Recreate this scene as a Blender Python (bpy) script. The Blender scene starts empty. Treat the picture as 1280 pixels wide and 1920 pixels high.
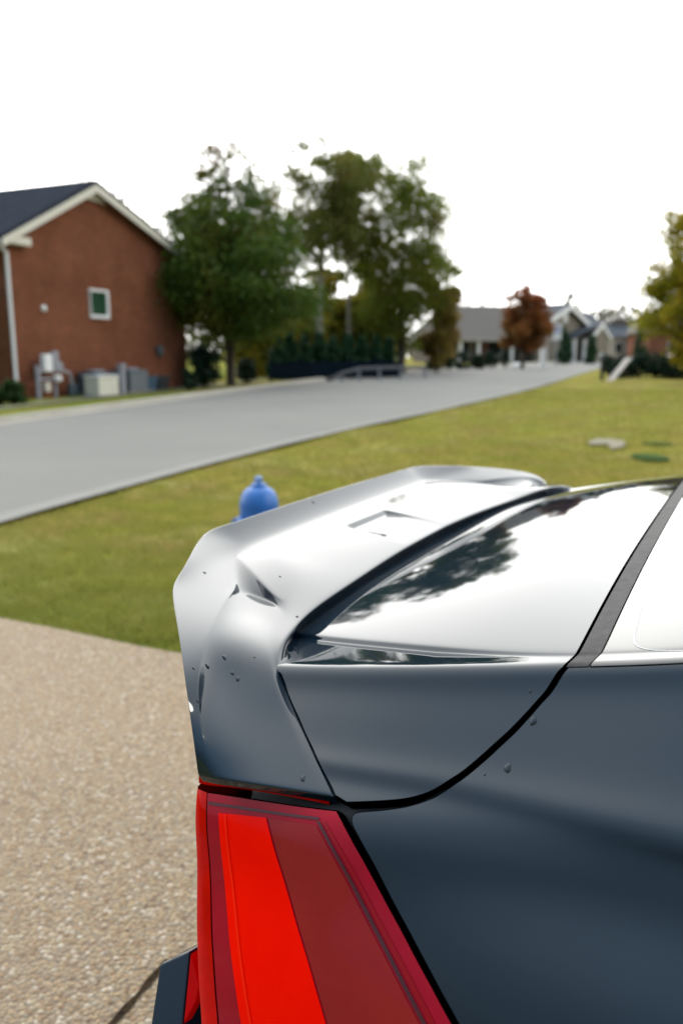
import bpy, bmesh, math, random
import numpy as np
from mathutils import Vector, Matrix, noise as mnoise
random.seed(7); np.random.seed(7)
SC = bpy.context.scene.collection
R = math.radians

# ------------------------------------------------------------------ camera
CAM_H, PITCH, FPX = 1.40, R(10.6), 1550.0          # eye height, pitch down, focal length in pixels of a 1280x1920 frame
CP, SP = math.cos(PITCH), math.sin(PITCH)
def pix_ray(px, py):
    x = (px - 640) / FPX; y = (960 - py) / FPX
    return np.array([x, CP + y*SP, -SP + y*CP])
def world_pix(w):
    d = w[..., 1]*CP - w[..., 2]*SP; up = w[..., 1]*SP + w[..., 2]*CP
    return np.stack([640 + FPX*w[..., 0]/d, 960 - FPX*up/d], -1)
cd = bpy.data.cameras.new('camera'); cam = bpy.data.objects.new('camera', cd); SC.objects.link(cam)
cam.location = (0, 0, CAM_H); cam.rotation_euler = (R(90) - PITCH, 0, 0)
cd.sensor_fit = 'VERTICAL'; cd.sensor_height = 36; cd.sensor_width = 24; cd.lens = 36 * FPX / 1920
cd.clip_start = .02; cd.clip_end = 2000
cd.dof.use_dof = True; cd.dof.focus_distance = .92; cd.dof.aperture_fstop = 3.7; cd.dof.aperture_blades = 7
bpy.context.scene.camera = cam

# ------------------------------------------------------------------ helpers
def tag(o, label=None, cat=None, group=None, kind=None):
    if label: o['label'] = label
    if cat: o['category'] = cat
    if group: o['group'] = group
    if kind: o['kind'] = kind
    return o
def empty(name, loc, rz=0):
    o = bpy.data.objects.new(name, None); SC.objects.link(o); o.location = loc; o.rotation_euler = (0, 0, rz)
    o.empty_display_size = .2; return o
class MB:
    """collects boxes, tubes, prisms into one mesh"""
    def __init__(s): s.v = []; s.f = []
    def add(s, v, f):
        b = len(s.v); s.v += [tuple(map(float, q)) for q in v]; s.f += [tuple(b + i for i in q) for q in f]; return s
    def box(s, c, d, rz=0, M=None):
        x, y, z = d[0]/2, d[1]/2, d[2]/2; cs, sn = math.cos(rz), math.sin(rz)
        v = []
        for a, b, e in ((-x,-y,-z),(x,-y,-z),(x,y,-z),(-x,y,-z),(-x,-y,z),(x,-y,z),(x,y,z),(-x,y,z)):
            p = Vector((a*cs - b*sn, a*sn + b*cs, e))
            if M: p = M @ p
            v.append((p[0]+c[0], p[1]+c[1], p[2]+c[2]))
        return s.add(v, [(0,3,2,1),(4,5,6,7),(0,1,5,4),(1,2,6,5),(2,3,7,6),(3,0,4,7)])
    def tube(s, pts, rad, n=10, cap=True):
        pts = [Vector(p) for p in pts]; rad = rad if isinstance(rad, (list, tuple)) else [rad]*len(pts)
        b = len(s.v); ax = None
        for i, p in enumerate(pts):
            d = (pts[min(i+1, len(pts)-1)] - pts[max(i-1, 0)]).normalized()
            if ax is None: ax = d.orthogonal().normalized()
            ax = (ax - d*ax.dot(d)).normalized(); bx = d.cross(ax)
            for k in range(n):
                a = 2*math.pi*k/n; q = p + (ax*math.cos(a) + bx*math.sin(a))*rad[i]; s.v.append(tuple(q))
        for i in range(len(pts)-1):
            for k in range(n):
                k2 = (k+1) % n; s.f.append((b+i*n+k, b+i*n+k2, b+(i+1)*n+k2, b+(i+1)*n+k))
        if cap:
            s.f.append(tuple(b+k for k in reversed(range(n)))); e = b+(len(pts)-1)*n; s.f.append(tuple(e+k for k in range(n)))
        return s
    def lathe(s, prof, n=24, c=(0,0,0)):
        b = len(s.v)
        for r, z in prof:
            for k in range(n):
                a = 2*math.pi*k/n; s.v.append((c[0]+r*math.cos(a), c[1]+r*math.sin(a), c[2]+z))
        for i in range(len(prof)-1):
            for k in range(n):
                k2 = (k+1) % n; s.f.append((b+i*n+k, b+i*n+k2, b+(i+1)*n+k2, b+(i+1)*n+k))
        s.f.append(tuple(b+k for k in reversed(range(n)))); e = b+(len(prof)-1)*n; s.f.append(tuple(e+k for k in range(n)))
        return s
    def prism(s, poly, thick):
        """closed polygon (3D points, planar) given a thickness vector"""
        n = len(poly); t = Vector(thick); v = [Vector(p) for p in poly] + [Vector(p)+t for p in poly]
        return s.add(v, [tuple(range(n))[::-1], tuple(range(n, 2*n))] + [(i, (i+1) % n, n+(i+1) % n, n+i) for i in range(n)])
    def build(s, name, mat, parent=None, smooth=False, bevel=0, loc=None, rz=0):
        me = bpy.data.meshes.new(name); me.from_pydata(s.v, [], s.f); me.update()
        bm = bmesh.new(); bm.from_mesh(me); bmesh.ops.recalc_face_normals(bm, faces=bm.faces[:]); bm.to_mesh(me); bm.free()
        if mat: me.materials.append(mat)
        if smooth:
            me.polygons.foreach_set('use_smooth', [True]*len(me.polygons))
            me.set_sharp_from_angle(angle=R(40))
        o = bpy.data.objects.new(name, me); SC.objects.link(o); o.parent = parent
        if loc is not None: o.location = loc
        o.rotation_euler = (0, 0, rz)
        if bevel:
            m = o.modifiers.new('bevel', 'BEVEL'); m.width = bevel; m.segments = 2; m.limit_method = 'ANGLE'; m.angle_limit = R(35)
        return o

# ------------------------------------------------------------------ materials
def mat(name, col, rough=.6, metal=0, spec=.5, coat=0, coat_rough=.03, noise=None, bump=None, ior=None):
    """noise = (scale, colour2, amount[, detail]); bump = (scale, strength, distance)"""
    m = bpy.data.materials.new(name); m.use_nodes = True; nt = m.node_tree; b = nt.nodes['Principled BSDF']
    b.inputs['Base Color'].default_value = (*col, 1); b.inputs['Roughness'].default_value = rough
    b.inputs['Metallic'].default_value = metal; b.inputs['Specular IOR Level'].default_value = spec
    b.inputs['Coat Weight'].default_value = coat; b.inputs['Coat Roughness'].default_value = coat_rough
    if ior: b.inputs['IOR'].default_value = ior
    tc = nt.nodes.new('ShaderNodeTexCoord')
    if noise:
        n = nt.nodes.new('ShaderNodeTexNoise'); n.inputs['Scale'].default_value = noise[0]; n.inputs['Detail'].default_value = noise[3] if len(noise) > 3 else 5
        n.inputs['Roughness'].default_value = .65
        nt.links.new(tc.outputs['Object'], n.inputs['Vector'])
        r = nt.nodes.new('ShaderNodeMapRange'); r.inputs[1].default_value = .35; r.inputs[2].default_value = .65; r.inputs[3].default_value = 0; r.inputs[4].default_value = noise[2]
        nt.links.new(n.outputs['Fac'], r.inputs[0])
        mx = nt.nodes.new('ShaderNodeMix'); mx.data_type = 'RGBA'; mx.inputs[6].default_value = (*col, 1); mx.inputs[7].default_value = (*noise[1], 1)
        nt.links.new(r.outputs[0], mx.inputs[0]); nt.links.new(mx.outputs[2], b.inputs['Base Color'])
    if bump:
        n2 = nt.nodes.new('ShaderNodeTexNoise'); n2.inputs['Scale'].default_value = bump[0]; n2.inputs['Detail'].default_value = 4
        nt.links.new(tc.outputs['Object'], n2.inputs['Vector'])
        bp = nt.nodes.new('ShaderNodeBump'); bp.inputs['Strength'].default_value = bump[1]; bp.inputs['Distance'].default_value = bump[2]
        nt.links.new(n2.outputs['Fac'], bp.inputs['Height']); nt.links.new(bp.outputs['Normal'], b.inputs['Normal'])
    return m
class NT:
    """short-hand for building node trees"""
    def __init__(s, m): s.t = m.node_tree
    def n(s, typ, **k):
        x = s.t.nodes.new('ShaderNode' + typ)
        for a, v in k.items():
            if a.startswith('i_'):
                q = a[2:]; x.inputs[int(q) if q.isdigit() else q.replace('_', ' ')].default_value = v
            else: setattr(x, a, v)
        return x
    def l(s, a, b): s.t.links.new(a, b)
    def mix(s, f, a, b):
        x = s.n('Mix', data_type='RGBA')
        for i, v in ((0, f), (6, a), (7, b)):
            if isinstance(v, bpy.types.NodeSocket): s.l(v, x.inputs[i])
            else: x.inputs[i].default_value = v if i == 0 else (*v, 1)
        return x.outputs[2]
    def rng(s, f, a, b, c=0, d=1):
        x = s.n('MapRange'); s.l(f, x.inputs[0])
        for i, v in enumerate((a, b, c, d)): x.inputs[i+1].default_value = v
        return x.outputs[0]
    def noise(s, vec, scale, detail=5, rough=.6):
        x = s.n('TexNoise'); x.inputs['Scale'].default_value = scale; x.inputs['Detail'].default_value = detail; x.inputs['Roughness'].default_value = rough
        s.l(vec, x.inputs['Vector']); return x.outputs['Fac']
    def math(s, op, a, b=0):
        x = s.n('Math', operation=op)
        for i, v in enumerate((a, b)):
            if isinstance(v, bpy.types.NodeSocket): s.l(v, x.inputs[i])
            else: x.inputs[i].default_value = v
        return x.outputs[0]

# ------------------------------------------------------------------ daylight: bright overcast, the sun veiled ahead of the camera
SUN_EL, SUN_AZ = R(30), R(100)                       # azimuth from +Y towards +X
world = bpy.data.worlds.new('World'); bpy.context.scene.world = world; world.use_nodes = True
W_ = NT(world); bg = world.node_tree.nodes['Background']
sky = W_.n('TexSky', sky_type='NISHITA', sun_disc=False, sun_elevation=SUN_EL, sun_rotation=SUN_AZ, air_density=1.0, dust_density=3.0, ozone_density=1.5)
tc = W_.n('TexCoord')
sd = (math.sin(R(-14))*math.cos(R(25)), math.cos(R(-14))*math.cos(R(25)), math.sin(R(25)))   # brightest cloud, low over the street
dt = W_.n('VectorMath', operation='DOT_PRODUCT'); W_.l(tc.outputs['Generated'], dt.inputs[0]); dt.inputs[1].default_value = sd
glow = W_.rng(dt.outputs['Value'], -.7, 1.0, 0, 1)
glow = W_.math('POWER', glow, 2.6)
sz_ = W_.n('SeparateXYZ'); W_.l(tc.outputs['Generated'], sz_.inputs[0])
el_ = W_.rng(sz_.outputs['Z'], -.02, .75, .12, 1.0)                      # overcast sky: a third as bright at the horizon as overhead
backc = W_.mix(el_, (0, 0, 0), (4.0, 6.7, 9.6))
cl = W_.mix(glow, backc, (42, 41.4, 39.6))
cn = W_.noise(tc.outputs['Generated'], 2.2, 6, .55)
cl = W_.mix(W_.rng(cn, .35, .7, 0, .06), cl, (22, 23, 25))
mixed = W_.mix(.82, sky.outputs[0], cl)
W_.l(mixed, bg.inputs[0]); bg.inputs[1].default_value = .08
sl = bpy.data.lights.new('sun', 'SUN'); sl.energy = .5; sl.angle = R(14); sl.color = (1, .965, .90)
so = bpy.data.objects.new('sun', sl); SC.objects.link(so)
sdir = Vector((math.sin(SUN_AZ)*math.cos(SUN_EL), math.cos(SUN_AZ)*math.cos(SUN_EL), math.sin(SUN_EL)))
so.rotation_euler = sdir.to_track_quat('Z', 'Y').to_euler(); so.location = sdir*40
vs = bpy.context.scene.view_settings
bpy.context.scene.display_settings.display_device = 'sRGB'
vs.view_transform = 'Standard'; vs.look = 'None'; vs.gamma = 1; vs.use_curve_mapping = False; vs.exposure = .80
bpy.context.scene.cycles.max_bounces = 8; bpy.context.scene.cycles.use_denoising = True
# ------------------------------------------------------------------ car
TH = math.radians(26.7)
CF = np.array([math.cos(TH), -math.sin(TH), 0.0])      # car's forward direction on the ground
CW = np.array([math.sin(TH), math.cos(TH), 0.0])       # from the near flank to the far flank
WC = 1.526                                             # car's centre line, metres from the camera along CW
U0 = 1.6                                               # origin of the car's empty along its length

def ray_car(px, py):
    r = pix_ray(px, py)
    return np.array([r @ CF, r @ CW, r[2]])
CAM_CAR = np.array([0.0, -WC, CAM_H])
def at_v(px, py, v):
    r = ray_car(px, py); t = (v + WC) / r[1]; return CAM_CAR + r * t
def at_z(px, py, z):
    r = ray_car(px, py); t = (z - CAM_H) / r[2]; return CAM_CAR + r * t

def spline(xs, ys):
    xs = np.array(xs, float); ys = np.array(ys, float); n = len(xs)
    # monotone (Fritsch-Carlson) cubic
    h = np.diff(xs); d = np.diff(ys) / h
    m = np.zeros(n); m[0] = d[0]; m[-1] = d[-1]
    for i in range(1, n - 1):
        if d[i-1] * d[i] <= 0: m[i] = 0.0
        else:
            w1 = 2*h[i] + h[i-1]; w2 = h[i] + 2*h[i-1]
            m[i] = (w1 + w2) / (w1 / d[i-1] + w2 / d[i])
    def f(x):
        x = np.clip(np.asarray(x, float), xs[0], xs[-1])
        i = np.clip(np.searchsorted(xs, x) - 1, 0, n - 2)
        t = (x - xs[i]) / h[i]
        return ((2*t**3 - 3*t**2 + 1) * ys[i] + (t**3 - 2*t**2 + t) * h[i] * m[i]
                + (-2*t**3 + 3*t**2) * ys[i+1] + (t**3 - t**2) * h[i] * m[i+1])
    return f
def bspl(xs, ys):
    """smooth (natural C2) spline through the stations, no kinks in the reflections"""
    xs = np.array(xs, float); ys = np.array(ys, float); n = len(xs)
    h = np.diff(xs); A = np.zeros((n, n)); b = np.zeros(n); A[0, 0] = A[-1, -1] = 1
    for i in range(1, n - 1):
        A[i, i-1] = h[i-1]; A[i, i] = 2*(h[i-1] + h[i]); A[i, i+1] = h[i]
        b[i] = 6*((ys[i+1]-ys[i])/h[i] - (ys[i]-ys[i-1])/h[i-1])
    M = np.linalg.solve(A, b)
    def f(x):
        x = np.clip(np.asarray(x, float), xs[0], xs[-1])
        i = np.clip(np.searchsorted(xs, x) - 1, 0, n - 2)
        a = xs[i+1] - x; c = x - xs[i]; hh = h[i]
        return (M[i]*a**3 + M[i+1]*c**3)/(6*hh) + (ys[i]/hh - M[i]*hh/6)*a + (ys[i+1]/hh - M[i+1]*hh/6)*c
    return f

ST = [-.72, -.58, -.48, -.35, -.25, -.15, -.05, .10, .40, .80, 1.30, 1.90, 2.40, 3.00, 3.60, 3.95]
f_zc = bspl(ST, [.990, 1.037, 1.0695, 1.1053, 1.1257, 1.137, 1.157, 1.203, 1.300, 1.395, 1.440, 1.425, 1.250, .985, .90, .78])
f_ash = bspl(ST, [.700, .722, .735, .747, .750, .750, .750, .742, .700, .640, .610, .610, .670, .740, .70, .60])
f_zsh = bspl(ST, [.985, 1.022, 1.041, 1.066, 1.085, 1.104, 1.125, 1.163, 1.255, 1.345, 1.390, 1.375, 1.205, .960, .87, .75])
f_dcr = bspl(ST, [.145, .133, .113, .080, .052, .032, .030, .030, .030, .030, .030, .030, .030, .030, .03, .03])
f_hcr = bspl(ST, [.004, .004, .004, .004, .004, .004, .004, .004, .004, .004, .004, .004, .004, .004, .004, .004])
f_ac = bspl(ST, [.780, .792, .805, .820, .826, .836, .847, .860, .875, .885, .890, .890, .885, .870, .82, .70])
f_zcr = bspl(ST, [.930, .940, .952, .968, .980, .989, .998, 1.005, 1.015, 1.010, 1.00, .98, .95, .90, .82, .70])
f_k = bspl(ST, [.022, .022, .022, .022, .016, .006, .000, .0, .0, .0, .0, .0, .0, .0, 0., 0.])
f_bul = bspl(ST, [.050, .055, .065, .074, .080, .084, .086, .080, .065, .050, .045, .045, .05, .06, .06, .05])
f_low = bspl(ST, [.84, .865, .895, .915, .925, .93, .935, .94, .935, .925, .92, .92, .925, .93, .88, .74])

def section(u):
    """control points (half width, height) of the body's cross-sections at u (array)"""
    u = np.atleast_1d(np.asarray(u, float))
    zc, ash, zsh = f_zc(u), f_ash(u), f_zsh(u)
    dcr, hcr, ac, zcl, k, bul, low = f_dcr(u), f_hcr(u), f_ac(u), f_zcr(u), f_k(u), f_bul(u), f_low(u)
    acr, zr = ash - dcr, zsh + hcr
    st2 = np.clip((dcr - .026) / .04, 0, 1)
    C = []
    for fr in (0, .25, .5, .7, .85, .95):
        C.append((acr * fr, zc - (zc - zr) * fr**3.2))
    C.append((acr - .004, zr + .0005)); C.append((acr, zr - .001))
    C.append((acr + .003, zr - .0012 - .005*st2)); C.append((acr + .008, zsh + .0026 - .0045*st2))
    C.append((ash - .35 * dcr, zsh + .0024 - .0015*st2)); C.append((ash - .0075, zsh + .0018)); C.append((ash - .003, zsh + .0002))
    C.append((ash + .003, zsh - .006)); C.append((ash + .010, zsh - .022))
    C.append((ash + .40 * (ac - ash), zsh + .45 * (zcl - zsh)))
    C.append((ash + .72 * (ac - ash), zsh + .75 * (zcl - zsh)))
    C.append((ac - .006, zcl + .016)); C.append((ac, zcl)); C.append((ac + k * .7 + .003, zcl - .012))
    C.append((ac + k + .0125, zcl - .034)); C.append((ac + k * .9 + .0255, zcl - .064))
    C.append((ac + .67 * bul + .35 * k, zcl - .105)); C.append((ac + .98 * bul + .35 * k, zcl - .16))
    C.append((ac + bul + .031, zcl - .23)); C.append((low + .026, np.full_like(u, .62))); C.append((low + .014, np.full_like(u, .48)))
    C.append((low, np.full_like(u, .36))); C.append((low - .03, np.full_like(u, .24))); C.append((low - .10, np.full_like(u, .20)))
    return np.stack([np.stack(np.broadcast_arrays(a, b), -1) for a, b in C], 1)
NS = section(0.).shape[1]
S_CREASE, S_SH, S_BELT, S_END = 7.0, 12.5, 18.0, NS - 1.0

def surf(u, s):
    u = np.atleast_1d(np.asarray(u, float)); s = np.atleast_1d(np.asarray(s, float))
    u, s = np.broadcast_arrays(u, s)
    C = section(u.ravel()); sf = np.clip(s.ravel(), 0, NS - 1 - 1e-6)
    i = np.floor(sf).astype(int); t = (sf - i)[:, None]
    r = np.arange(len(sf))
    def get(j):
        q = C[r, np.clip(np.abs(j), 0, NS - 1)].copy()
        q[:, 0] = np.where(j < 0, -q[:, 0], q[:, 0]); return q
    p0, p1, p2, p3 = get(i - 1), get(i), get(i + 1), get(i + 2)
    q = ((1-t)**3 * p0 + (3*t**3 - 6*t**2 + 4) * p1 + (-3*t**3 + 3*t**2 + 3*t + 1) * p2 + t**3 * p3) / 6
    return np.stack([u.ravel(), -q[:, 0], q[:, 1]], -1).reshape(u.shape + (3,))
def surf_n(u, s):
    e = 1e-4
    du = surf(np.asarray(u) + e, s) - surf(np.asarray(u) - e, s)
    ds = surf(u, np.minimum(np.asarray(s) + 1e-3, S_END)) - surf(u, np.maximum(np.asarray(s) - 1e-3, 0))
    n = np.cross(du, ds); n /= np.linalg.norm(n, axis=-1, keepdims=True) + 1e-12
    return n                                       # outward on the near flank (checked below)

_gu, _gs = np.meshgrid(np.linspace(-.66, .25, 90), np.linspace(0, S_END, 160), indexing='ij')
_gp = surf(_gu, _gs)
def car_pix(P):
    d = (P[..., :2] - np.array([0, -WC]))
    w = d[..., 0:1] * CF + d[..., 1:2] * CW; w[..., 2] = P[..., 2] - CAM_H
    return world_pix(w)
_gx = car_pix(_gp)
_gn = surf_n(_gu, _gs)
def hit(px, py, smin=0, smax=None):
    """(u, s) where the line of sight through a pixel meets the body surface"""
    smax = S_END if smax is None else smax
    ok = (_gs >= smin) & (_gs <= smax)
    d = np.where(ok, np.hypot(_gx[..., 0] - px, _gx[..., 1] - py), 1e9)
    k = np.unravel_index(np.argmin(d), d.shape)
    x = np.array([_gu[k], _gs[k]])
    r = ray_car(px, py); r = r / np.linalg.norm(r)
    e1 = np.cross(r, [0, 0, 1.0]); e1 /= np.linalg.norm(e1); e2 = np.cross(r, e1)
    def F(x):
        q = surf(x[0], x[1]).reshape(3) - CAM_CAR; return np.array([q @ e1, q @ e2])
    for _ in range(14):
        f0 = F(x); J = np.stack([(F(x + [1e-4, 0]) - f0) / 1e-4, (F(x + [0, 1e-3]) - f0) / 1e-3], 1)
        try: dx = np.linalg.solve(J, -f0)
        except Exception: break
        dx = np.clip(dx, [-.03, -.6], [.03, .6]); x = x + dx; x[1] = np.clip(x[1], smin, smax)
    return x

def resample(pts, n):
    pts = np.asarray(pts, float)
    d = np.r_[0, np.cumsum(np.linalg.norm(np.diff(pts, axis=0) * np.r_[1, np.ones(pts.shape[1]-1) * (.03 if pts.shape[1] == 2 else 1)], axis=1))]
    t = np.linspace(0, d[-1], n)
    return np.stack([np.interp(t, d, pts[:, k]) for k in range(pts.shape[1])], 1)
def smooth_line(pts, n, it=0):
    """smooth curve (Catmull-Rom) through points, n samples evenly along it"""
    p = np.asarray(pts, float); out = []
    q = np.vstack([2*p[0]-p[1], p, 2*p[-1]-p[-2]])
    for i in range(1, len(q) - 2):
        for t in np.linspace(0, 1, 24, endpoint=False):
            out.append(.5*((2*q[i]) + (-q[i-1]+q[i+1])*t + (2*q[i-1]-5*q[i]+4*q[i+1]-q[i+2])*t*t + (-q[i-1]+3*q[i]-3*q[i+1]+q[i+2])*t**3))
    out.append(p[-1]); return resample(np.array(out), n)

def grid_mesh(name, P, N, mat, parent, lip=None, mirror=False, both=False, origin=None):
    """a panel from a grid of points with given normals; lip = depth of the returned edge; both = add the mirrored half too"""
    n, m = P.shape[:2]
    V = [P.reshape(-1, 3)]; NN = [N.reshape(-1, 3)]
    fc = [(i*m+j, (i+1)*m+j, (i+1)*m+j+1, i*m+j+1) for i in range(n-1) for j in range(m-1)]
    if lip:
        loop = [i*m for i in range(n)] + [(n-1)*m+j for j in range(1, m)] + [i*m+m-1 for i in range(n-2, -1, -1)] + [j for j in range(m-2, 0, -1)]
        L = np.array(loop); p = V[0][L]; nn = NN[0][L]
        cen = P[n//2, m//2]
        tan = np.roll(p, -1, 0) - np.roll(p, 1, 0)
        out = np.cross(tan, nn); out /= np.linalg.norm(out, axis=1, keepdims=True) + 1e-9
        # the returned edge must point away from the panel's inside
        inn = []
        for a in loop:
            i, j = divmod(a, m); i2 = min(max(i, 1), n-2); j2 = min(max(j, 1), m-2)
            inn.append(P[i2, j2] - P[i, j])
        sgn = np.sign((out * np.array(inn)).sum(1)).mean()
        if sgn > 0: out = -out
        r = .0016
        rings = [(p + out*r*.6 - nn*r*.3, (nn + .8*out)), (p + out*r - nn*r*1.2, (out + .15*nn)), (p + out*r*.9 - nn*lip, out)]
        base = len(V[0]); k = len(loop); prev = loop
        for q, qn in rings:
            if lip < .001: qn = nn
            V.append(q); NN.append(qn / np.linalg.norm(qn, axis=1, keepdims=True))
            cur = [base + i for i in range(k)]
            for i in range(k):
                j = (i+1) % k
                fc.append((prev[i], prev[j], cur[j], cur[i]))
            prev = cur; base += k
    V = np.vstack(V); NN = np.vstack(NN)
    if both:
        nv = len(V); V2 = V * [1, -1, 1]; N2 = NN * [1, -1, 1]
        fc = fc + [tuple(nv + a for a in reversed(f)) for f in fc]
        V = np.vstack([V, V2]); NN = np.vstack([NN, N2])
    if mirror:
        V = V * [1, -1, 1]; NN = NN * [1, -1, 1]; fc = [tuple(reversed(f)) for f in fc]
    W_ = V - [U0, 0, 0]
    me = bpy.data.meshes.new(name); me.from_pydata([tuple(v) for v in W_], [], fc)
    # faces must agree with the given normals
    me.update()
    flip = 0; tot = 0
    for pg in list(me.polygons)[:400]:
        tot += 1; flip += (np.array(pg.normal) @ NN[pg.vertices[0]] < 0)
    if flip * 2 > tot: me.flip_normals()
    me.polygons.foreach_set('use_smooth', [True]*len(me.polygons))
    me.update(); me.normals_split_custom_set_from_vertices([tuple(v) for v in NN])
    me.materials.append(mat); o = bpy.data.objects.new(name, me); SC.objects.link(o); o.parent = parent
    return o
def surf_patch(name, L, R, n, m, mat, parent, off=0.0, lip=.012, **k):
    """panel between two (u, s) lines on the body surface, raised by off"""
    L = resample(L, n) if len(L) != n else np.asarray(L); R = resample(R, n) if len(R) != n else np.asarray(R)
    t = np.linspace(0, 1, m)[None, :, None]
    G = L[:, None] * (1-t) + R[:, None] * t
    P = surf(G[..., 0], G[..., 1]); N = surf_n(G[..., 0], G[..., 1])
    if (N[..., 2].mean() + -N[..., 1].mean()) < 0: N = -N
    return grid_mesh(name, P + N*off, N, mat, parent, lip=lip, **k)
# materials of the car
M_paint = mat('navy_black_paint', (.006, .014, .023), rough=.035, spec=.57)
M_glass_dark = mat('tinted_glass', (.006, .007, .008), rough=.015, spec=.6, coat=.5, coat_rough=.01)
M_rubber = mat('rubber_seal', (.038, .034, .034), rough=.6, spec=.12, noise=(60, (.08, .075, .072), .5), bump=(900, .15, .001))
M_black = mat('black_inner_metal', (.004, .004, .005), rough=.6)
M_tyre = mat('tyre_rubber', (.012, .012, .012), rough=.8, bump=(60, .3, .004))
M_rim = mat('grey_alloy', (.22, .22, .23), rough=.25, metal=1)
M_lens = mat('dark_red_lens', (.30, .006, .018), rough=.06, spec=.16, noise=(14, (.38, .006, .020), .8))
M_lens_edge = mat('deep_red_lens_edge', (.40, .001, .001), rough=.06, spec=.08, noise=(9, (.62, .002, .001), 1))
M_bright = mat('bright_red_reflector', (1.0, .004, .0), rough=.15, spec=.08, noise=(26, (.93, .002, .0), .6))
M_bright2 = mat('bright_red_band', (1.0, .014, .003), rough=.15, spec=.1)
M_maroon = mat('maroon_lens', (.26, .014, .016), rough=.06, spec=.18, noise=(10, (.30, .018, .018), .8))
M_bezel = mat('smoky_red_bezel', (.075, .018, .024), rough=.1, spec=.3)
M_bezel_red = mat('red_lens_channel', (.28, .004, .010), rough=.1, spec=.22)
M_drop = mat('water_on_dark_paint', (.028, .034, .042), rough=.0, ior=1.33)

car = empty('parked_car', tuple(CF*U0 + CW*WC), -TH)
tag(car, 'black navy sedan with rear spoiler and red tail light, parked on the pebbled driveway', 'car')

# --- trunk lid: deck, rolled shoulder and side down to the tail light, one panel for both halves
gap_px = [(1053, 1250), (1028, 1285), (1000, 1319), (960, 1362), (920, 1399), (885, 1430), (850, 1456), (822, 1474), (795, 1487), (760, 1496), (720, 1500), (680, 1502), (650, 1503)]
gap2_px = [(1068, 1250), (1042, 1287), (1012, 1323), (972, 1368), (930, 1408), (893, 1441), (858, 1468), (830, 1487), (803, 1501), (765, 1513), (720, 1520), (682, 1523), (658, 1526)]
shut_px = [(527, 1262), (537, 1290), (549, 1320), (567, 1360), (588, 1405), (608, 1448), (629, 1490)]
gap = [hit(x, y, 12) for x, y in gap_px]; gap2 = [hit(x, y, 12) for x, y in gap2_px]; shut = [hit(x, y, 12) for x, y in shut_px]
n1, n2 = 90, 90
sg0 = gap[0][1]
Ltop = [(-.64, s) for s in np.linspace(0, 8, 30)] + [(-.64 + .10*t**2 + .06*t, 8 + t*(shut[0][1]-.3-8)) for t in np.linspace(.1, 1, 12)]
Ltop = smooth_line(Ltop, n1)
L1 = np.array(Ltop); L1 = L1[:-1]
u_strip = lambda s: -.152 + .010*(1 - np.clip(s/12.5, 0, 1)**2)
ssr = np.linspace(0, 1, len(L1))
R1 = np.stack([u_strip(L1[:, 1]/L1[-1, 1]*(sg0-.05)), L1[:, 1]/L1[-1, 1]*(sg0-.05)], 1)
L2 = smooth_line(shut, n2); R2 = smooth_line(gap, n2)
LL = np.vstack([L1, L2]); RR = np.vstack([R1, R2])
# a fine grid along the deck so that reflections stay clean
surf_patch('trunk_lid', LL, RR, len(LL), 110, M_paint, car, lip=.016, both=True)

# --- quarter panels: from the gap and the tail light forward to the doors, shoulder to sill
tl_px = [(658, 1541), (690, 1600), (732, 1680), (775, 1760), (820, 1845), (862, 1922)]
tl = [hit(x, y, 17.5) for x, y in tl_px]
tl_u = lambda s: np.interp(s, [a[1] for a in tl] + [25, 29], [a[0] for a in tl] + [-.12, -.05])
Lq = list(smooth_line(gap2, 70)) + list(smooth_line(tl, 60)) + [(float(tl_u(s)), s) for s in np.linspace(tl[-1][1] + .3, S_END, 20)]
Lq = np.array(Lq)
for i in range(2):                                          # round the corner by the tail light
    for k in range(66, 76): Lq[k] = (Lq[k-1] + 2*Lq[k] + Lq[k+1]) / 4
s_top = gap2[0][1]
tq = np.linspace(0, 1, len(Lq))
sR = np.interp(np.arange(len(Lq)), [0, 70, 130, len(Lq)-1], [s_top, 19.3, tl[-1][1], S_END])
Rq = np.stack([np.full(len(Lq), .62), sR], 1)
t_ = np.linspace(0, 1, 120)[None, :, None]**1.35
G = Lq[:, None]*(1-t_) + Rq[:, None]*t_
P = surf(G[..., 0], G[..., 1]); N = surf_n(G[..., 0], G[..., 1])
if -N[..., 1].mean() < 0: N = -N
for mir in (False, True):
    grid_mesh('quarter_panel', P, N, M_paint, car, lip=.016, mirror=mir)

# --- rear window, its seal, and the rest of the body ahead of it
def both_half(name, us, ss, m, off=0, lip=.01, parent=car):
    U, S = np.meshgrid(us, ss, indexing='ij')
    if callable(off): off = off(U, S)[..., None]
    P = surf(U, S); N = surf_n(U, S)
    if (N[..., 2].mean() - N[..., 1].mean()) < 0: N = -N
    return grid_mesh(name, P + N*off, N, m, parent, lip=lip, both=True)
ssw = np.linspace(0, 12.0, 90)
def band(u_of_s0, u_of_s1, n): 
    t = np.linspace(0, 1, n)[:, None]; return u_of_s0*(1-t) + u_of_s1*t
def strip_patch(name, ua, ub, ss, n, m, off, lip):
    U = band(ua[None, :], ub[None, :], n); S = np.broadcast_to(ss[None, :], U.shape)
    P = surf(U, S); N = surf_n(U, S)
    if N[..., 2].mean() < 0: N = -N
    return grid_mesh(name, P + N*off, N, m, car, lip=lip, both=True)
strip_patch('window_seal', u_strip(ssw)+.004, u_strip(ssw)+.0245, ssw, 8, M_rubber, .0005, .012)
strip_patch('rear_window', u_strip(ssw)+.0265, np.full_like(ssw, .62), ssw, 90, M_glass_dark, .001, .012)
both_half('roof', np.linspace(.625, 1.95, 60), np.linspace(0, 12.2, 50), M_paint)
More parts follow.
